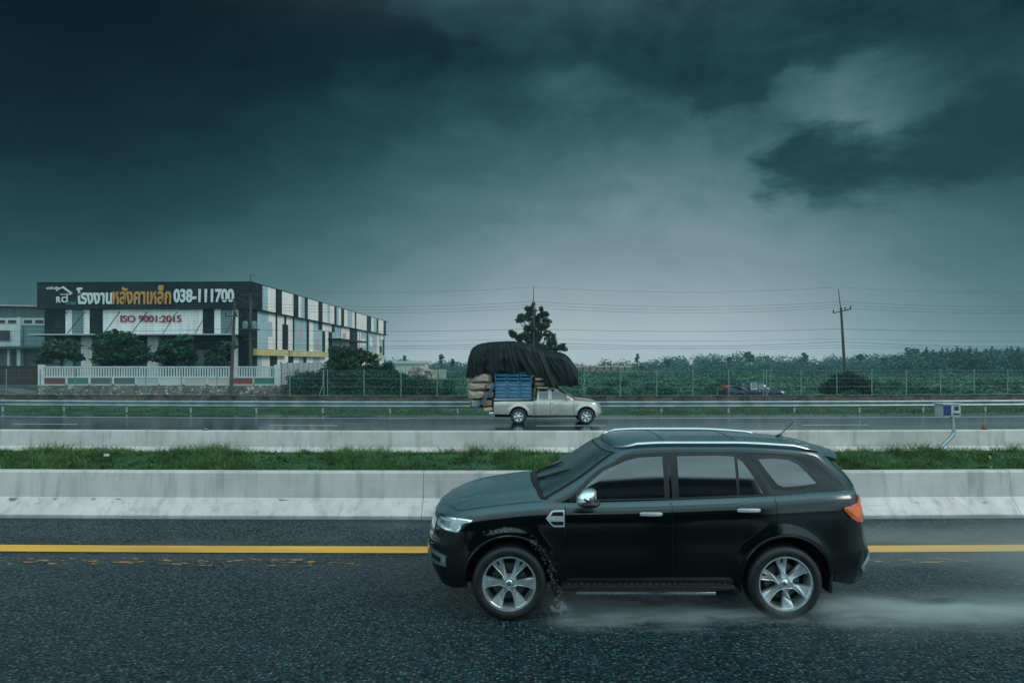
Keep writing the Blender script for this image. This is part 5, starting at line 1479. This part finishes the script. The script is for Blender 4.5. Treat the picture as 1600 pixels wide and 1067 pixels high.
for i in range(len(pw) - 1):
    a, b = W6(pw[i])[0] - CX, W6(pw[i + 1])[0] - CX
    MB().box((a + .10, -.06, zb0 + .06), (b - .10, .10, zt0)).build('coloured_panel', pc[i], cw_root)
    fr = MB(); fr.box((a + .10, -.11, zt0 + .002), (b - .10, .12, zr0)); fr.box((a - .098, -.13, zb0 + .05), (a + .098, .13, zr0 + .02)); fr.box((a - .10, -.115, zb0 - .06), (b + .10, .12, zb0 + .05)); fr.build('panel_frame', PWT, cw_root)
    pk = MB(); n = 9; st = (b - a) / n
    for k in range(n): pk.box((a + k * st, -.05, zr0 + .002), (a + k * st + st * .50, .05, zr1 - .12))
    pk.box((a, -.07, zr1 - .12), (b, .07, zr1)); pk.build('picket_panel', PWT, cw_root)
for u0, u1 in ((61.5, 68.2), (429.8, 437.5)):
    a, b = W6(u0)[0] - CX, W6(u1)[0] - CX
    MB().box((a, -.2, zb0 - .2), (b, .22, 2.42)).build('end_pillar', PWT, cw_root)
r_ = []
for x in np.linspace(W6(62)[0], W6(440)[0], 60):
    r_.append([(x - CX, -.35 + .06 * math.sin(x * 3), GZ_ - .1), (x - CX, -.30 + .08 * math.sin(x * 5.1), -.2), (x - CX, -.22 + .05 * math.sin(x * 2.3), zb0 - .06), (x - CX, .3, zb0 - .06), (x - CX, .3, GZ_ - .1)])
MB().grid(r_).build('stone_base', STN, cw_root, smooth=True, angle=50)
# wall turning the corner towards the back
p0, p1 = Vector((CX + .02, YW + .25, 0)), Vector((-26.4, 81, 0))
rw = empty('side_wall', p0, math.atan2((p1 - p0).y, (p1 - p0).x), 'plain pale panelled wall running back from the white corner pillar', 'wall')
Ln = (p1 - p0).length; npn = 9
for i in range(npn):
    a, b = Ln * i / npn, Ln * (i + 1) / npn; MB().box((a + .05, -.06, .30), (b - .05, .06, 2.60)).build('wall_panel', M('pale wall panel', (.40, .46, .47), .5, var=.12, vs=1.5), rw)
    ps = MB(); ps.box((a - .045, -.09, -.8), (a + .045, .09, 2.66)); ps.box((a + .048, -.07, 1.45), (b - .048, .07, 1.50)); ps.build('wall_post', M('grey wall post', (.13, .15, .155), .5), rw)
MB().box((0, -.3, -.85), (Ln, .2, .295)).build('stone_base', STN, rw)
# maroon gate at the far left
g = empty('sliding_gate', (W6(61)[0], YW + .1, 0), 0, 'dark maroon ribbed sliding gate at the far left of the compound', 'gate')
a, b = W6(-70)[0] - g.location.x, -.1
for k in range(4):
    x0 = a + (b - a) * k / 4; x1 = a + (b - a) * (k + 1) / 4
    mb = MB(); mb.box((x0 + .04, -.04, .42), (x1 - .04, .04, 2.2))
    for i in range(14): xx = x0 + .1 + (x1 - x0 - .2) * i / 13; mb.box((xx - .02, -.075, .44), (xx + .02, -.042, 2.18))
    mb.build('gate_panel', M('maroon gate sheet', (.045, .016, .018), .5, var=.3, vs=2), g)
mb = MB(); mb.box((a, -.09, 2.205), (b, .09, 2.30)); mb.box((a, -.09, .33), (b, .09, .415)); mb.build('gate_frame', M('gate frame black', (.012, .013, .014), .5), g)
mb = MB(); mb.prism([(W6(-80)[0], -.9), (W6(-80)[0], -.02), (W6(38)[0], -.02), (W6(62)[0], -.45), (W6(62)[0], -.9)], YW - 2.6, YW - .3)
mb.v = [(x - W6(10)[0], y - YW, z) for x, y, z in mb.v]
tag(mb.build('driveway_ramp', M('dim ramp concrete', (.10, .115, .115), .7, bump=.3), loc=(W6(10)[0], YW, 0)), kind='structure')

# ------------------------------------------------------------------ trees and shrubs
TR = {}
LM1 = leafmat('dark street tree leaves', (.012, .044, .026), (.024, .080, .038), (.052, .125, .050), .5, .2)
LM2 = leafmat('dense tree leaves', (.012, .036, .018), (.026, .076, .028), (.062, .125, .042), .45, .2)
LM3 = leafmat('field bush leaves', (.008, .040, .026), (.018, .078, .042), (.045, .125, .055), .5, .25)
LM4 = leafmat('field herb leaves', (.012, .058, .034), (.026, .105, .052), (.065, .165, .075), .5, .25, .12, .55, 1.4)
LMF = leafmat('far tree leaves', (.040, .090, .082), (.065, .135, .112), (.105, .18, .135), .6, .15)  # lightened towards blue: part of the distance haze is painted into the leaves
BARK = M('tree bark', (.055, .045, .038), .85, var=.35, vs=6, bump=.6, bs=20)
def clumps(cs, n, jitter=1.0, shell=.45):
    """points through a set of ellipsoid clumps, denser near their surface"""
    w = np.array([c[3] * c[4] * c[5] for c in cs]) ** .75; w /= w.sum(); out = []
    for c, k in zip(cs, RNG.multinomial(n, w)):
        d = RNG.normal(size=(k, 3)); d /= np.linalg.norm(d, axis=1)[:, None]
        r = RNG.uniform(shell, 1.05, k) ** .8
        r *= 1 + .16 * np.sin(d[:, 0] * 7 + c[0] * 3) * np.cos(d[:, 2] * 6 + c[2])
        out.append(np.array(c[:3]) + d * r[:, None] * np.array(c[3:6]))
    return np.concatenate(out)
def tree(name, base, cs, n, ls, mat, label=None, cat='tree', group=None, trunk=.14, flat=.0, droop=0, limbs=True, parent=None):
    """cs: clumps relative to the base; tapered trunk, one limb into each clump"""
    root = empty(name, base, 0, label, cat, group)
    mb = MB(); top = max(c[2] for c in cs); cxm = sum(c[0] for c in cs) / len(cs); cym = sum(c[1] for c in cs) / len(cs)
    fork = min(c[2] for c in cs) * .75
    ax_ = [(0, 0, -.25), (cxm * .15 + .03, 0, fork * .5), (cxm * .3, cym * .3, fork), (cxm * .8, cym * .8, (fork + top) / 2), (cxm, cym, top)]
    mb.tube(ax_, [trunk * 1.25, trunk, trunk * .85, trunk * .5, trunk * .15], 8)
    for i, c in enumerate(cs):
        t = min(.95, max(.05, (c[2] - fork) / max(.1, top - fork) * .7)); s0 = Vector(ax_[2]).lerp(Vector(ax_[4]), t * .7); e = Vector(c[:3])
        mid = s0.lerp(e, .55) + Vector((0, 0, -.12 * (e - s0).length))
        mb.tube([s0, mid, e], [trunk * .42, trunk * .28, trunk * .08], 6)
    mb.build('trunk', BARK, root, smooth=True)
    leaves('crown', clumps(cs, n), ls, mat, root, flat=flat, droop=droop)
    return root
def rclumps(k, rx, ry, z0, z1, r, seed=0, taper=.0):
    g = np.random.default_rng(seed); out = []
    for i in range(k):
        a = g.uniform(0, 2 * PI); q = g.uniform(.15, 1) ** .6; z = g.uniform(z0, z1); f = 1 - taper * (z - z0) / max(.01, z1 - z0)
        s = r * g.uniform(.7, 1.3); out.append((rx * q * math.cos(a) * f, ry * q * math.sin(a) * f, z, s, s, s * .62))
    return out
def stree(u, Y, w, vt, vb, n, label, seed, k=16, mat=LM1, ls=.30):
    p = at(u, vb, Y); mp = Y / F; zt_ = at(u, vt, Y).z - GZ_; zb_ = p.z - GZ_
    r = w * mp * .5
    return tree('small_tree', (p.x, Y, GZ_), rclumps(k, r * .72, r * .6, zb_ + .2, zt_ - r * .15, r * .34, seed, .35), n, ls, mat, label, group='small trees before the factory', trunk=.13, flat=.45)
stree(95, 64, 74, 526, 572, 2600, 'leftmost small dark tree before the factory, near the gate', 3)
stree(188, 63, 100, 517, 570, 3800, 'widest small tree, below the red lettering of the factory', 4, 22)
stree(276, 63.5, 82, 522, 570, 3200, 'small rounded tree right of the widest one before the factory', 8, 18)
stree(342, 64, 60, 531, 570, 2200, 'darkest small tree beside the leaning pole at the factory corner', 6, 14)
# loose light tree in front of the long side
p = at(548, 590, 66)
tree('young_tree', (p.x, 66, GZ_), [(-2.0, 0, 3.0, 1.0, .9, .8), (-1.6, .3, 4.1, .8, .8, .6), (-.6, 0, 4.7, .9, .8, .6), (.6, .2, 4.5, 1.0, .9, .6), (1.8, 0, 4.1, .9, .8, .7), (2.5, 0, 3.2, .8, .8, .7), (.2, -.3, 3.4, 1.3, 1, .8), (-2.7, 0, 1.7, .9, .8, .7), (1.6, 0, 2.3, 1.2, 1, .8), (-.9, 0, 2.2, 1.2, 1, .8), (-2.2, .1, 4.9, .45, .4, .35), (2.9, 0, 4.2, .35, .3, .3)], 5200, .21, LM2, 'loose leafy tree hiding the loading bay of the factory', trunk=.12, flat=.3)
p = at(606, 590, 68)
tree('leafy_bush', (p.x, 68, GZ_), [(0, 0, 2.0, 1.4, 1.2, 1.0), (-1.2, 0, 2.5, .9, .9, .7), (.9, 0, 1.6, 1.0, 1, .8), (0, 0, 2.9, .7, .7, .6), (-2, 0, 1.8, 1, 1, .8)], 3000, .20, LM3, 'bright leafy bush at the far end of the striped factory side', 'bush', trunk=.08)
# tree growing round the middle pole
c5 = lambda a, b: (700 + a / 4.446, 440 + b / 4.446)
TY = 58.6; bp = at(838, 600, TY)
cl = []
for a, b, r in ((580, 205, 30), (500, 270, 34), (655, 228, 30), (690, 305, 34), (455, 365, 28), (540, 385, 34), (640, 350, 34), (700, 395, 34), (615, 290, 34), (785, 462, 28), (560, 320, 32), (725, 445, 30), (480, 395, 24), (600, 400, 34), (575, 250, 26), (600, 480, 60), (700, 500, 50), (520, 450, 34), (655, 200, 16), (570, 185, 16), (440, 350, 14), (800, 450, 16)):
    u, v = c5(a, b); q = at(u, v, TY); s = r / 4.446 * TY / F; 
    for k in range(5):
        g = RNG.normal(size=3) * s * .55; e = s * RNG.uniform(.55, 1.0); cl.append((q.x - bp.x + g[0], RNG.uniform(-.5, .9) + g[1], q.z - GZ_ + g[2], e, e, e * .75))
tree('glossy_tree', (bp.x, TY, GZ_), cl, 13000, .15, LM2, 'dark glossy leaved tree rising round the middle utility pole behind the pickup', trunk=.16)
# shrub under the right hand pole
p = at(1322, 612, 57)
tree('roadside_shrub', (p.x + .2, 57.2, GZ_), [(-1.2, 0, 1.2, 1.0, .8, .8), (0, .2, 1.5, 1.2, .9, .9), (1.2, 0, 1.3, 1.0, .9, .8), (2.0, 0, .8, .7, .6, .6), (-2.0, 0, .8, .8, .6, .6), (.3, 0, 2.1, .7, .6, .5), (-.9, 0, 2.0, .4, .4, .4)], 3600, .19, leafmat('dark shrub leaves', (.008, .022, .014), (.015, .04, .02), (.03, .07, .03)), 'dark wild shrub round the foot of the leaning bare pole', 'shrub', trunk=.07, flat=.2)

# overgrown field: rank growth over the flat ground
def field():
    n = 60000
    t = RNG.uniform(0, 1, n) ** 1.5; y = 56 + t * 190; x = RNG.uniform(-1.02, 1.02, n) * y * .93
    keep = ~((x < -23 - .01 * y) & (y < 150)); x, y = x[keep], y[keep]
    c = np.sin(x * .31 + 1.3 * np.sin(y * .13)) + np.sin(x * .11 + y * .23) + .6 * np.sin(x * .83 + y * .5)
    h = np.clip(.16 + .13 * c, .03, .8)
    z = GZ_ + h * RNG.uniform(0, 1, len(x)) ** .6
    leaves('field_growth', np.stack([x, y, z], 1), .13 + .0022 * y, LM4, kind='stuff', flat=.5, elong=1.5)
    # tall tangle next to the compound wall
    cs = []
    for i in range(46):
        u = RNG.uniform(455, 700); Y = RNG.uniform(55, 66); q = at(u, 600, Y); top = np.interp(u, [455, 500, 560, 620, 700], [582, 578, 576, 584, 596]) + RNG.uniform(-2, 10)
        zt_ = at(u, top, Y).z; s = RNG.uniform(.5, 1.0); cs.append((q.x, Y, zt_ - s * .6, s * 1.2, s, s * .8)); cs.append((q.x, Y, (zt_ + GZ_) / 2 - .2, s * 1.3, s, s * .9))
    leaves('wild_undergrowth', clumps(cs, 16000, shell=.3), .19, LM3, kind='stuff', flat=.2, elong=1.6)
    cs = []
    for i in range(34):
        u = RNG.uniform(905, 1640); Y = RNG.uniform(54.5, 90); q = at(u, 600, Y); s = RNG.uniform(.4, .85); cs.append((q.x, Y, GZ_ + s * .5, s * 1.6, s, s * .75))
    leaves('low_scrub', clumps(cs, 6500, shell=.3), .18, LM3, kind='stuff', flat=.3, elong=1.7)
    n = 5000; x = RNG.uniform(-44, 44, n); y = RNG.uniform(38.6, 41.2, n)
    blades('roadside_weeds', np.stack([x, y + .0015 * x * x * .9, np.full(n, -.76)], 1), RNG.uniform(.2, .5, n), np.full(n, .02), RNG.uniform(.3, 1, n), GR2, seg=2)
field()
# dry pale strip and low sheds far out
mb = MB()
tag(MB().box((-60, 196, -.79), (62, 236, -.70)).build('dry_grass_strip', M('dry pale grass', (.26, .22, .15), .9, var=.3, vs=.15)), kind='structure')

# far wood: one mass of crowns plus trees that stand out
def wood(name, spec, n, ls, mat):
    cs = []
    for u0, u1, Y0, Y1, vt, var, k, r in spec:
        for i in range(k):
            u = RNG.uniform(u0, u1); Y = RNG.uniform(Y0, Y1); top = vt(u) - 1.5 + 3.2 * math.sin(u * .021 + Y) * math.sin(u * .057 + 1) + RNG.uniform(0, var); q = at(u, top, Y); s = r * RNG.uniform(.7, 1.3)
            z = q.z - s * .6
            cs.append((q.x, Y, z, s, s, s * .7)); 
            while z > GZ_ + 1.0: z -= s * .9; cs.append((q.x + RNG.uniform(-.5, .5), Y, max(z, GZ_ + .4), s * 1.15, s, s * .8))
    return leaves(name, clumps(cs, int(n * 1.8), shell=.35), ls * .55, mat, kind='stuff', flat=.2, elong=1.3)
ftop = lin((540, 560), (640, 562), (700, 564), (760, 566), (880, 567), (930, 567), (975, 564), (1010, 560), (1080, 554), (1170, 552), (1230, 556), (1300, 556), (1400, 553), (1440, 549), (1640, 547))
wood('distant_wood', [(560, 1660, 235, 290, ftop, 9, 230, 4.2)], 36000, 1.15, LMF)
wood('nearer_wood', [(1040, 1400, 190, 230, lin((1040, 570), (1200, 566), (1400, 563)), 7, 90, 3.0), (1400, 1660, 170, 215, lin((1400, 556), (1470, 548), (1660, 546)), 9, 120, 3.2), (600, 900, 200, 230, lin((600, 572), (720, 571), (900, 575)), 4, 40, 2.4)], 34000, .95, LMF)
far = [(996, 552, 8, 215, 'lone rounded tree standing above the far wood right of the pickup load'), (1042, 561, 7, 205, 'short dense far tree right of the lone rounded one'), (1002, 571, 6, 190, 'small dark bush out in the field below the lone rounded tree'),
       (1172, 549, 14, 230, 'broad far tree above the dark blue pickup'), (1256, 551, 12, 230, 'far tree crown just left of the right utility pole'), (1345, 553, 10, 200, 'dark round far tree just right of the right utility pole'), (1425, 541, 20, 235, 'tallest pale domed tree on the skyline at the right'),
       (633, 556, 5, 210, 'faint thin tree over the white shed roof'), (690, 553, 7, 190, 'umbrella shaped far tree between factory and pickup'), (1140, 557, 8, 215, 'pale far tree left of the broad one'), (708, 561, 6, 190, 'low round far tree close to the pickup load'), (1382, 558, 9, 205, 'squat dark tree in the far wood between pole and sensor')]
for i, (u, vt, w, Y, lab) in enumerate(far):
    mp = Y / F; zt_ = at(u, vt, Y).z - GZ_; r = w * mp * .5; X = at(u, vt, Y).x
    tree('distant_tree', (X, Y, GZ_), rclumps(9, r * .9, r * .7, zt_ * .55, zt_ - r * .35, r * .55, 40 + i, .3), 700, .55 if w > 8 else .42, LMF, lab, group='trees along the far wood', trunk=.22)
# spiky plantation row on the right skyline
for i in range(15):
    u = 1448 + i * 11.2 + random.uniform(-3, 3); Y = 178 + random.uniform(-4, 4); vt = 543 + random.uniform(-2.5, 4); q = at(u, vt, Y); H = q.z - GZ_
    cs = [(0, 0, H - .5 - k * .9, .30 + .30 * k, .30 + .3 * k, .6) for k in range(5)]
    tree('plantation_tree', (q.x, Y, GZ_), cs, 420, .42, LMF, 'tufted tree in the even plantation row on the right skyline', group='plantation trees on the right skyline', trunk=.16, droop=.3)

# white shed, rubble heap and pale sheets beyond the factory
sh = empty('white_shed', (at(641, 575, 150).x, 150, 0), math.radians(3), 'long low white ribbed shed beyond the factory end', 'shed')
mp = 150 / F
MB().box((-23 * mp, 0, -.8), (23 * mp, 9, 3.1 - .9)).build('wall', cladding('shed ribbed wall', (.50, .50, .46), False, .9), sh)
mb = MB(); mb.prism([(-24 * mp, 2.2), (24 * mp, 2.2), (24 * mp, 2.35), (-24 * mp, 2.35)], -.3, 9.2); mb.add([(-24*mp, -.3, 2.36), (24*mp, -.3, 2.36), (24*mp, 4.5, 3.0), (-24*mp, 4.5, 3.0), (24*mp, 9.2, 2.36), (-24*mp, 9.2, 2.36)], [(0,1,2,3), (3,2,4,5), (0,3,5), (1,4,2)])
mb.build('roof', M('shed roof', (.35, .40, .40), .5), sh)
for i, (u0, u1) in enumerate(((671, 684), (685, 697))):
    a, b = at(u0, 590, 110), at(u1, 577, 110); 
    tag(MB().box((-(b.x-a.x)/2, -.04, 0), ((b.x-a.x)/2, .04, b.z + .2 - a.z)).build('sheet_panel', M('pale sheet', (.36, .37, .34), .6, var=.25, vs=1.2), loc=((a.x + b.x) / 2, 110 + i * .3, a.z - .2)), ('pale upright sheet left of its twin in the field' if i == 0 else 'pale upright sheet right of its twin in the field'), 'sheet')
bm = bmesh.new()
for k in range(110):
    u = RNG.uniform(640, 676); v = RNG.uniform(575, 600); Y = RNG.uniform(84, 90); q = at(u, v + abs(u - 657) * .25, Y); s = RNG.uniform(.25, .7)
    r = bmesh.ops.create_icosphere(bm, subdivisions=1, radius=s)['verts']
    for vv in r: vv.co = Vector((vv.co.x * RNG.uniform(.7, 1.3), vv.co.y, vv.co.z * RNG.uniform(.6, 1.0))) + q
tag(MB().addbm(bm).build('rubble_heap', M('pale rubble', (.26, .23, .19), .9, var=.5, vs=.8, bump=.5, bs=3)), kind='stuff')
lb = at(600, 577, 230); mb = MB()
for i in range(8):
    u = 905 + i * 11; q = at(u, 575 - .5 * (i % 3), 228)
    mb = MB(); w = 1.1; mb.box((-w, 0, 0), (w, 3, q.z + 1.2 + .8 - 1.0)); mb.add([(-w-.2, -.3, q.z + 1.0), (w+.2, -.3, q.z + 1.0), (w+.2, 1.5, q.z + 1.7), (-w-.2, 1.5, q.z + 1.7), (w+.2, 3.3, q.z + 1.0), (-w-.2, 3.3, q.z + 1.0)], [(0,1,2,3), (3,2,4,5), (0,3,5), (1,4,2)])
    tag(mb.build('hut', M('dusty pink hut wall', (.24, .19, .16), .8, var=.3, vs=.3), loc=(q.x, 228, GZ_)), 'tiny pale hut in the row at the far field edge right of the tarpaulin', 'hut', 'row of huts at the far field edge')

# ------------------------------------------------------------------ utility poles and lines
POLE = M('weathered pole concrete', (.055, .050, .046), .75, var=.3, vs=3, bump=.4, stretch=(1, 1, .3)); DARKM = M('dark fittings', (.018, .018, .018), .6); INS = M('glazed insulator', (.035, .022, .018), .25)
LY = 58.0
def pole(u_base, u_top, v_top, u_rod, v_rod, label, Y=LY, arms=((0, 22, .15),), r=.17, extra=None):
    b = at(u_base, 610, Y); t = at(u_top, v_top, Y); H = t.z - GZ_
    root = empty('utility_pole', (b.x, Y, GZ_), 0, label, 'utility pole', 'utility poles along the field side')
    dx = t.x - b.x
    MB().tube([(0, 0, -.2), (dx * .5, 0, H * .5), (dx, 0, H)], [r, r * .8, r * .62], 8).build('shaft', POLE, root, smooth=True)
    if v_rod:
        q = at(u_rod, v_rod, Y); MB().tube([(dx, 0, H - .3), (q.x - b.x, 0, q.z - GZ_)], [.05, .03], 6).build('top_rod', DARKM, root, smooth=True)
    for dv, half, tilt in arms:
        z = H - .15 - dv * Y / F; cx = dx * z / H; hw = half * Y / F / 2
        am = MB(); am.box((-hw, -.06, -.05), (hw, .06, .05)); am.v = [(cx + x, y - .14, z + zz + x * tilt) for x, y, zz in am.v]; ao = am.build('crossarm', DARKM, root)
        for fx in (-.95, .35, .95) if half > 12 else (-.8, .8):
            il = MB(); x = cx + hw * fx; zz = z + hw * fx * tilt + .05
            il.lathe([(.0, 0), (.04, 0), (.07, .06), (.04, .10), (.085, .15), (.045, .2), (.06, .26), (0, .32)], 10, (x, -.14, zz)); il.build('insulator', INS, ao, smooth=True)
    return root, H, dx
pole(1322.5, 1314, 481, 1310, 452, 'bare leaning pole standing alone at the right above the dark shrub', arms=((3, 28, .22),))
pole(834.5, 833.5, 474, 833.5, 448, 'middle utility pole wrapped by the glossy tree', arms=((1, 5, 0),), r=.15)
rA, HA, dA = pole(360.5, 367, 470, 0, 0, 'leaning brown pole in front of the factory corner sign', arms=((22, 26, 0),), r=.20)
# clutter of switchgear high on the brown pole
mb = MB()
for k in range(10):
    a = random.uniform(0, 6.3); z = HA - random.uniform(-.1, .9); x = dA + random.uniform(-.4, 1.5); mb.tube([(x, 0, z), (x + .25 * math.cos(a), -.1, z + .25 * math.sin(a)), (x + .5 * math.cos(a + .7), -.1, z + .35 * math.sin(a + .7))], .035, 5)
mb.tube([(dA - 1.3, -.1, HA + .1), (dA + .4, -.1, HA + .15), (dA + 2.2, -.1, HA - .6)], .05, 5)
mb.build('switchgear', DARKM, rA, smooth=True)
mb = MB()
for a0 in range(18): 
    a = 2 * PI * a0 / 17; b = 2 * PI * (a0 + 1) / 17; c = (dA - 1.1, HA - 5.3)
    mb.tube([(c[0] + .42 * math.cos(a), -.25, c[1] + .42 * math.sin(a)), (c[0] + .42 * math.cos(b), -.25, c[1] + .42 * math.sin(b))], .035, 5, cap=False)
mb.build('cable_coil', DARKM, rA)
rB, HB, dB = pole(391.5, 391.5, 458, 0, 0, 'greenish transformer pole behind the wall at the factory corner', Y=66, arms=((1, 28, 0), (70, 22, 0)), r=.20)
mb = MB()
for s in (-.45, .55): mb.lathe([(0, 0), (.28, .02), (.30, .1), (.30, .75), (.2, .85), (0, .88)], 14, (dB + s, -.3, HB - 4.1))
mb.build('transformer', M('pale green transformer', (.12, .20, .20), .5), rB, smooth=True)
MB().box((-1.0, -.5, HB - 4.25), (1.1, .1, HB - 4.12)).build('platform', DARKM, rB)
# lines: (row at poles, sag in rows, distance offset)
span = (1310 - 833) / F * LY
WIRE = M('power cable', (.030, .030, .030), .6)
xr = [at(833.5, 0, LY).x + span * k for k in range(-3, 4)]
wl = [(448.5, 8, 0, .012, 'thin topmost earth wire strung between the pole tips'), (472, 8, -.5, .016, 'uppermost conductor on the crossarms'), (476, 8.5, -.15, .016, 'second conductor on the crossarms'), (480, 8.5, .3, .016, 'third conductor on the crossarms'),
      (514, 4, -.2, .022, 'single cable half way down the poles'), (529, 4, -.15, .016, 'upper cable of the lower bunch on the poles'), (534, 7, -.2, .024, 'middle cable of the lower bunch on the poles'), (539.5, 4, -.25, .020, 'lower cable of the bunch on the poles'), (543.5, 2.5, -.3, .016, 'lowest cable of the lower bunch on the poles')]
for v, sag, dy, r, lab in wl:
    pts = []
    for a, b in zip(xr[:-1], xr[1:]):
        for i in range(12):
            t = i / 12; vv = v + sag * 4 * t * (1 - t); x = a + (b - a) * t; pts.append((x, LY + dy, CAMH + (HZ - vv) * LY / F))
    tag(MB().tube(pts, r * .68, 5).build('power_line', WIRE, smooth=True), lab, 'power line', 'power lines strung along the field')

# ------------------------------------------------------------------ the coach the picture is taken from (seen in the reflections)
bus = empty('coach', (0, -.14, 0), 0, 'dark touring coach alongside, seen only mirrored in the black suv', 'coach')
prof = [(0, .38), (0.0, 2.85), (-.05, 3.0), (-.22, 3.10), (-2.3, 3.10), (-2.47, 3.0), (-2.5, 2.85), (-2.5, .38)]
mb = MB(); mb.prism([(y, z) for y, z in prof], -6.5, 5.2, axis='x'); mb.build('body', M('dark coach paint', (.020, .024, .027), .35), bus, smooth=False)
for i in range(6):
    x = -6.2 + i * 1.9; MB().rbox((x, .003, 1.75), (x + 1.82, .012, 2.45), .003).build('window', GLS, bus)
for x in (-4.3, 3.2):
    w = MB(); w.lathe([(0, -.05), (.30, -.05), (.48, -.02), (.5, -.14), (.5, -.36), (0, -.36)], 28, (x, 0, .5), axis='y'); w.build('wheel', RUB, bus, smooth=True, angle=40)

# ------------------------------------------------------------------ water thrown up by the wheels
def spray(name, a, b, dens, sc, fn):
    m = bpy.data.materials.new(name); m.use_nodes = True; T = NT(m.node_tree)
    out = T.n('ShaderNodeOutputMaterial'); v = T.n('ShaderNodeVolumePrincipled'); T.set(out.inputs['Volume'], v)
    v.inputs['Color'].default_value = (.78, .90, .91, 1); v.inputs['Anisotropy'].default_value = .2
    g = T.n('ShaderNodeTexCoord').outputs['Generated']; ob = T.n('ShaderNodeTexCoord').outputs['Object']
    sp = T.n('ShaderNodeSeparateXYZ', {0: g}).outputs
    n1 = T.noise(T.vmap(ob, (.28, 1, 2.4)), sc, 6, .62, .4)
    d = fn(T, sp, n1)
    T.set(v.inputs['Density'], T.m('MULTIPLY', T.m('MAXIMUM', d, 0.0), dens))
    c = [(a[i] + b[i]) / 2 for i in range(3)]
    o = MB().box([a[i] - c[i] for i in range(3)], [b[i] - c[i] for i in range(3)]).build(name, m, loc=c)
    return tag(o, kind='stuff')
def edge(T, s, w): return T.m('MULTIPLY', T.ss(s, 0, w), T.ss(s, 1, 1 - w))
def f1(T, s, n):
    low = T.m('POWER', T.m('SUBTRACT', 1.0, s[2]), 2.2)
    return T.m('MULTIPLY', T.m('MULTIPLY', T.m('MULTIPLY', low, T.ss(n, .36, .72)), edge(T, s[1], .35)), edge(T, s[0], .12))
spray('wheel_spray', (.25, 5.55, .01), (3.1, 6.6, .17), 15, 3.4, f1)
def f2(T, s, n):
    hgt = T.m('ADD', .10, T.m('MULTIPLY', s[0], .85))
    low = T.ss(T.m('DIVIDE', s[2], hgt), 1.0, .0)
    fade = T.m('SUBTRACT', 1.25, s[0])
    return T.m('MULTIPLY', T.m('MULTIPLY', T.m('MULTIPLY', T.m('MULTIPLY', low, fade), T.m('ADD', T.ss(n, .35, .7), .10)), edge(T, s[1], .22)), T.ss(s[0], 0, .06))
spray('trailing_spray', (2.95, 5.0, .01), (13.5, 9.3, 1.45), .52, 1.3, f2)
spray('low_wheel_spray', (2.9, 5.6, .012), (6.6, 6.5, .22), 11, 3.0, f1)
# droplets flung off the front wheel
bm = bmesh.new()
def drop(p, r):
    for vv in bmesh.ops.create_icosphere(bm, subdivisions=1, radius=r)['verts']: vv.co += Vector(p)
for k in range(170):
    t = RNG.uniform(0, 1) ** .8
    base = Vector((.18 + .34 * t, 5.90 - .03, .86 - .20 * t - .55 * t * t)); base += Vector(RNG.normal(size=3)) * (.012 + .02 * t); drop(base, RNG.uniform(.001, .0028))
for k in range(160): drop((.50 + RNG.normal() * .06, 5.88 + RNG.normal() * .04, .12 + abs(RNG.normal()) * .06), RNG.uniform(.0012, .0035))
for k in range(40): drop((-.12 + RNG.normal() * .07, 5.90, .90 + RNG.normal() * .03), RNG.uniform(.0015, .0035))
wm, T, b, out = newmat('flying water'); b.inputs['Base Color'].default_value = (.75, .85, .88, 1); b.inputs['Roughness'].default_value = .15
T.set(b.inputs['Base Color'], T.mix(T.noise(T.n('ShaderNodeTexCoord').outputs['Object'], 9), (.6, .7, .74, 1), (.8, .88, .9, 1)))
tag(MB().addbm(bm).build('flying_water_drops', wm, fix=False, smooth=True), kind='stuff')

# ------------------------------------------------------------------ rain haze in the air
hm = bpy.data.materials.new('rain haze'); hm.use_nodes = True; T = NT(hm.node_tree)
out = T.n('ShaderNodeOutputMaterial'); v = T.n('ShaderNodeVolumePrincipled', {'Density': HAZE_D, 'Anisotropy': 0.0}); v.inputs['Color'].default_value = (.50, .88, .97, 1)
T.set(out.inputs['Volume'], v)
tag(MB().box((-424, -104, -2), (424, 444, 16)).build('haze', hm), kind='stuff')
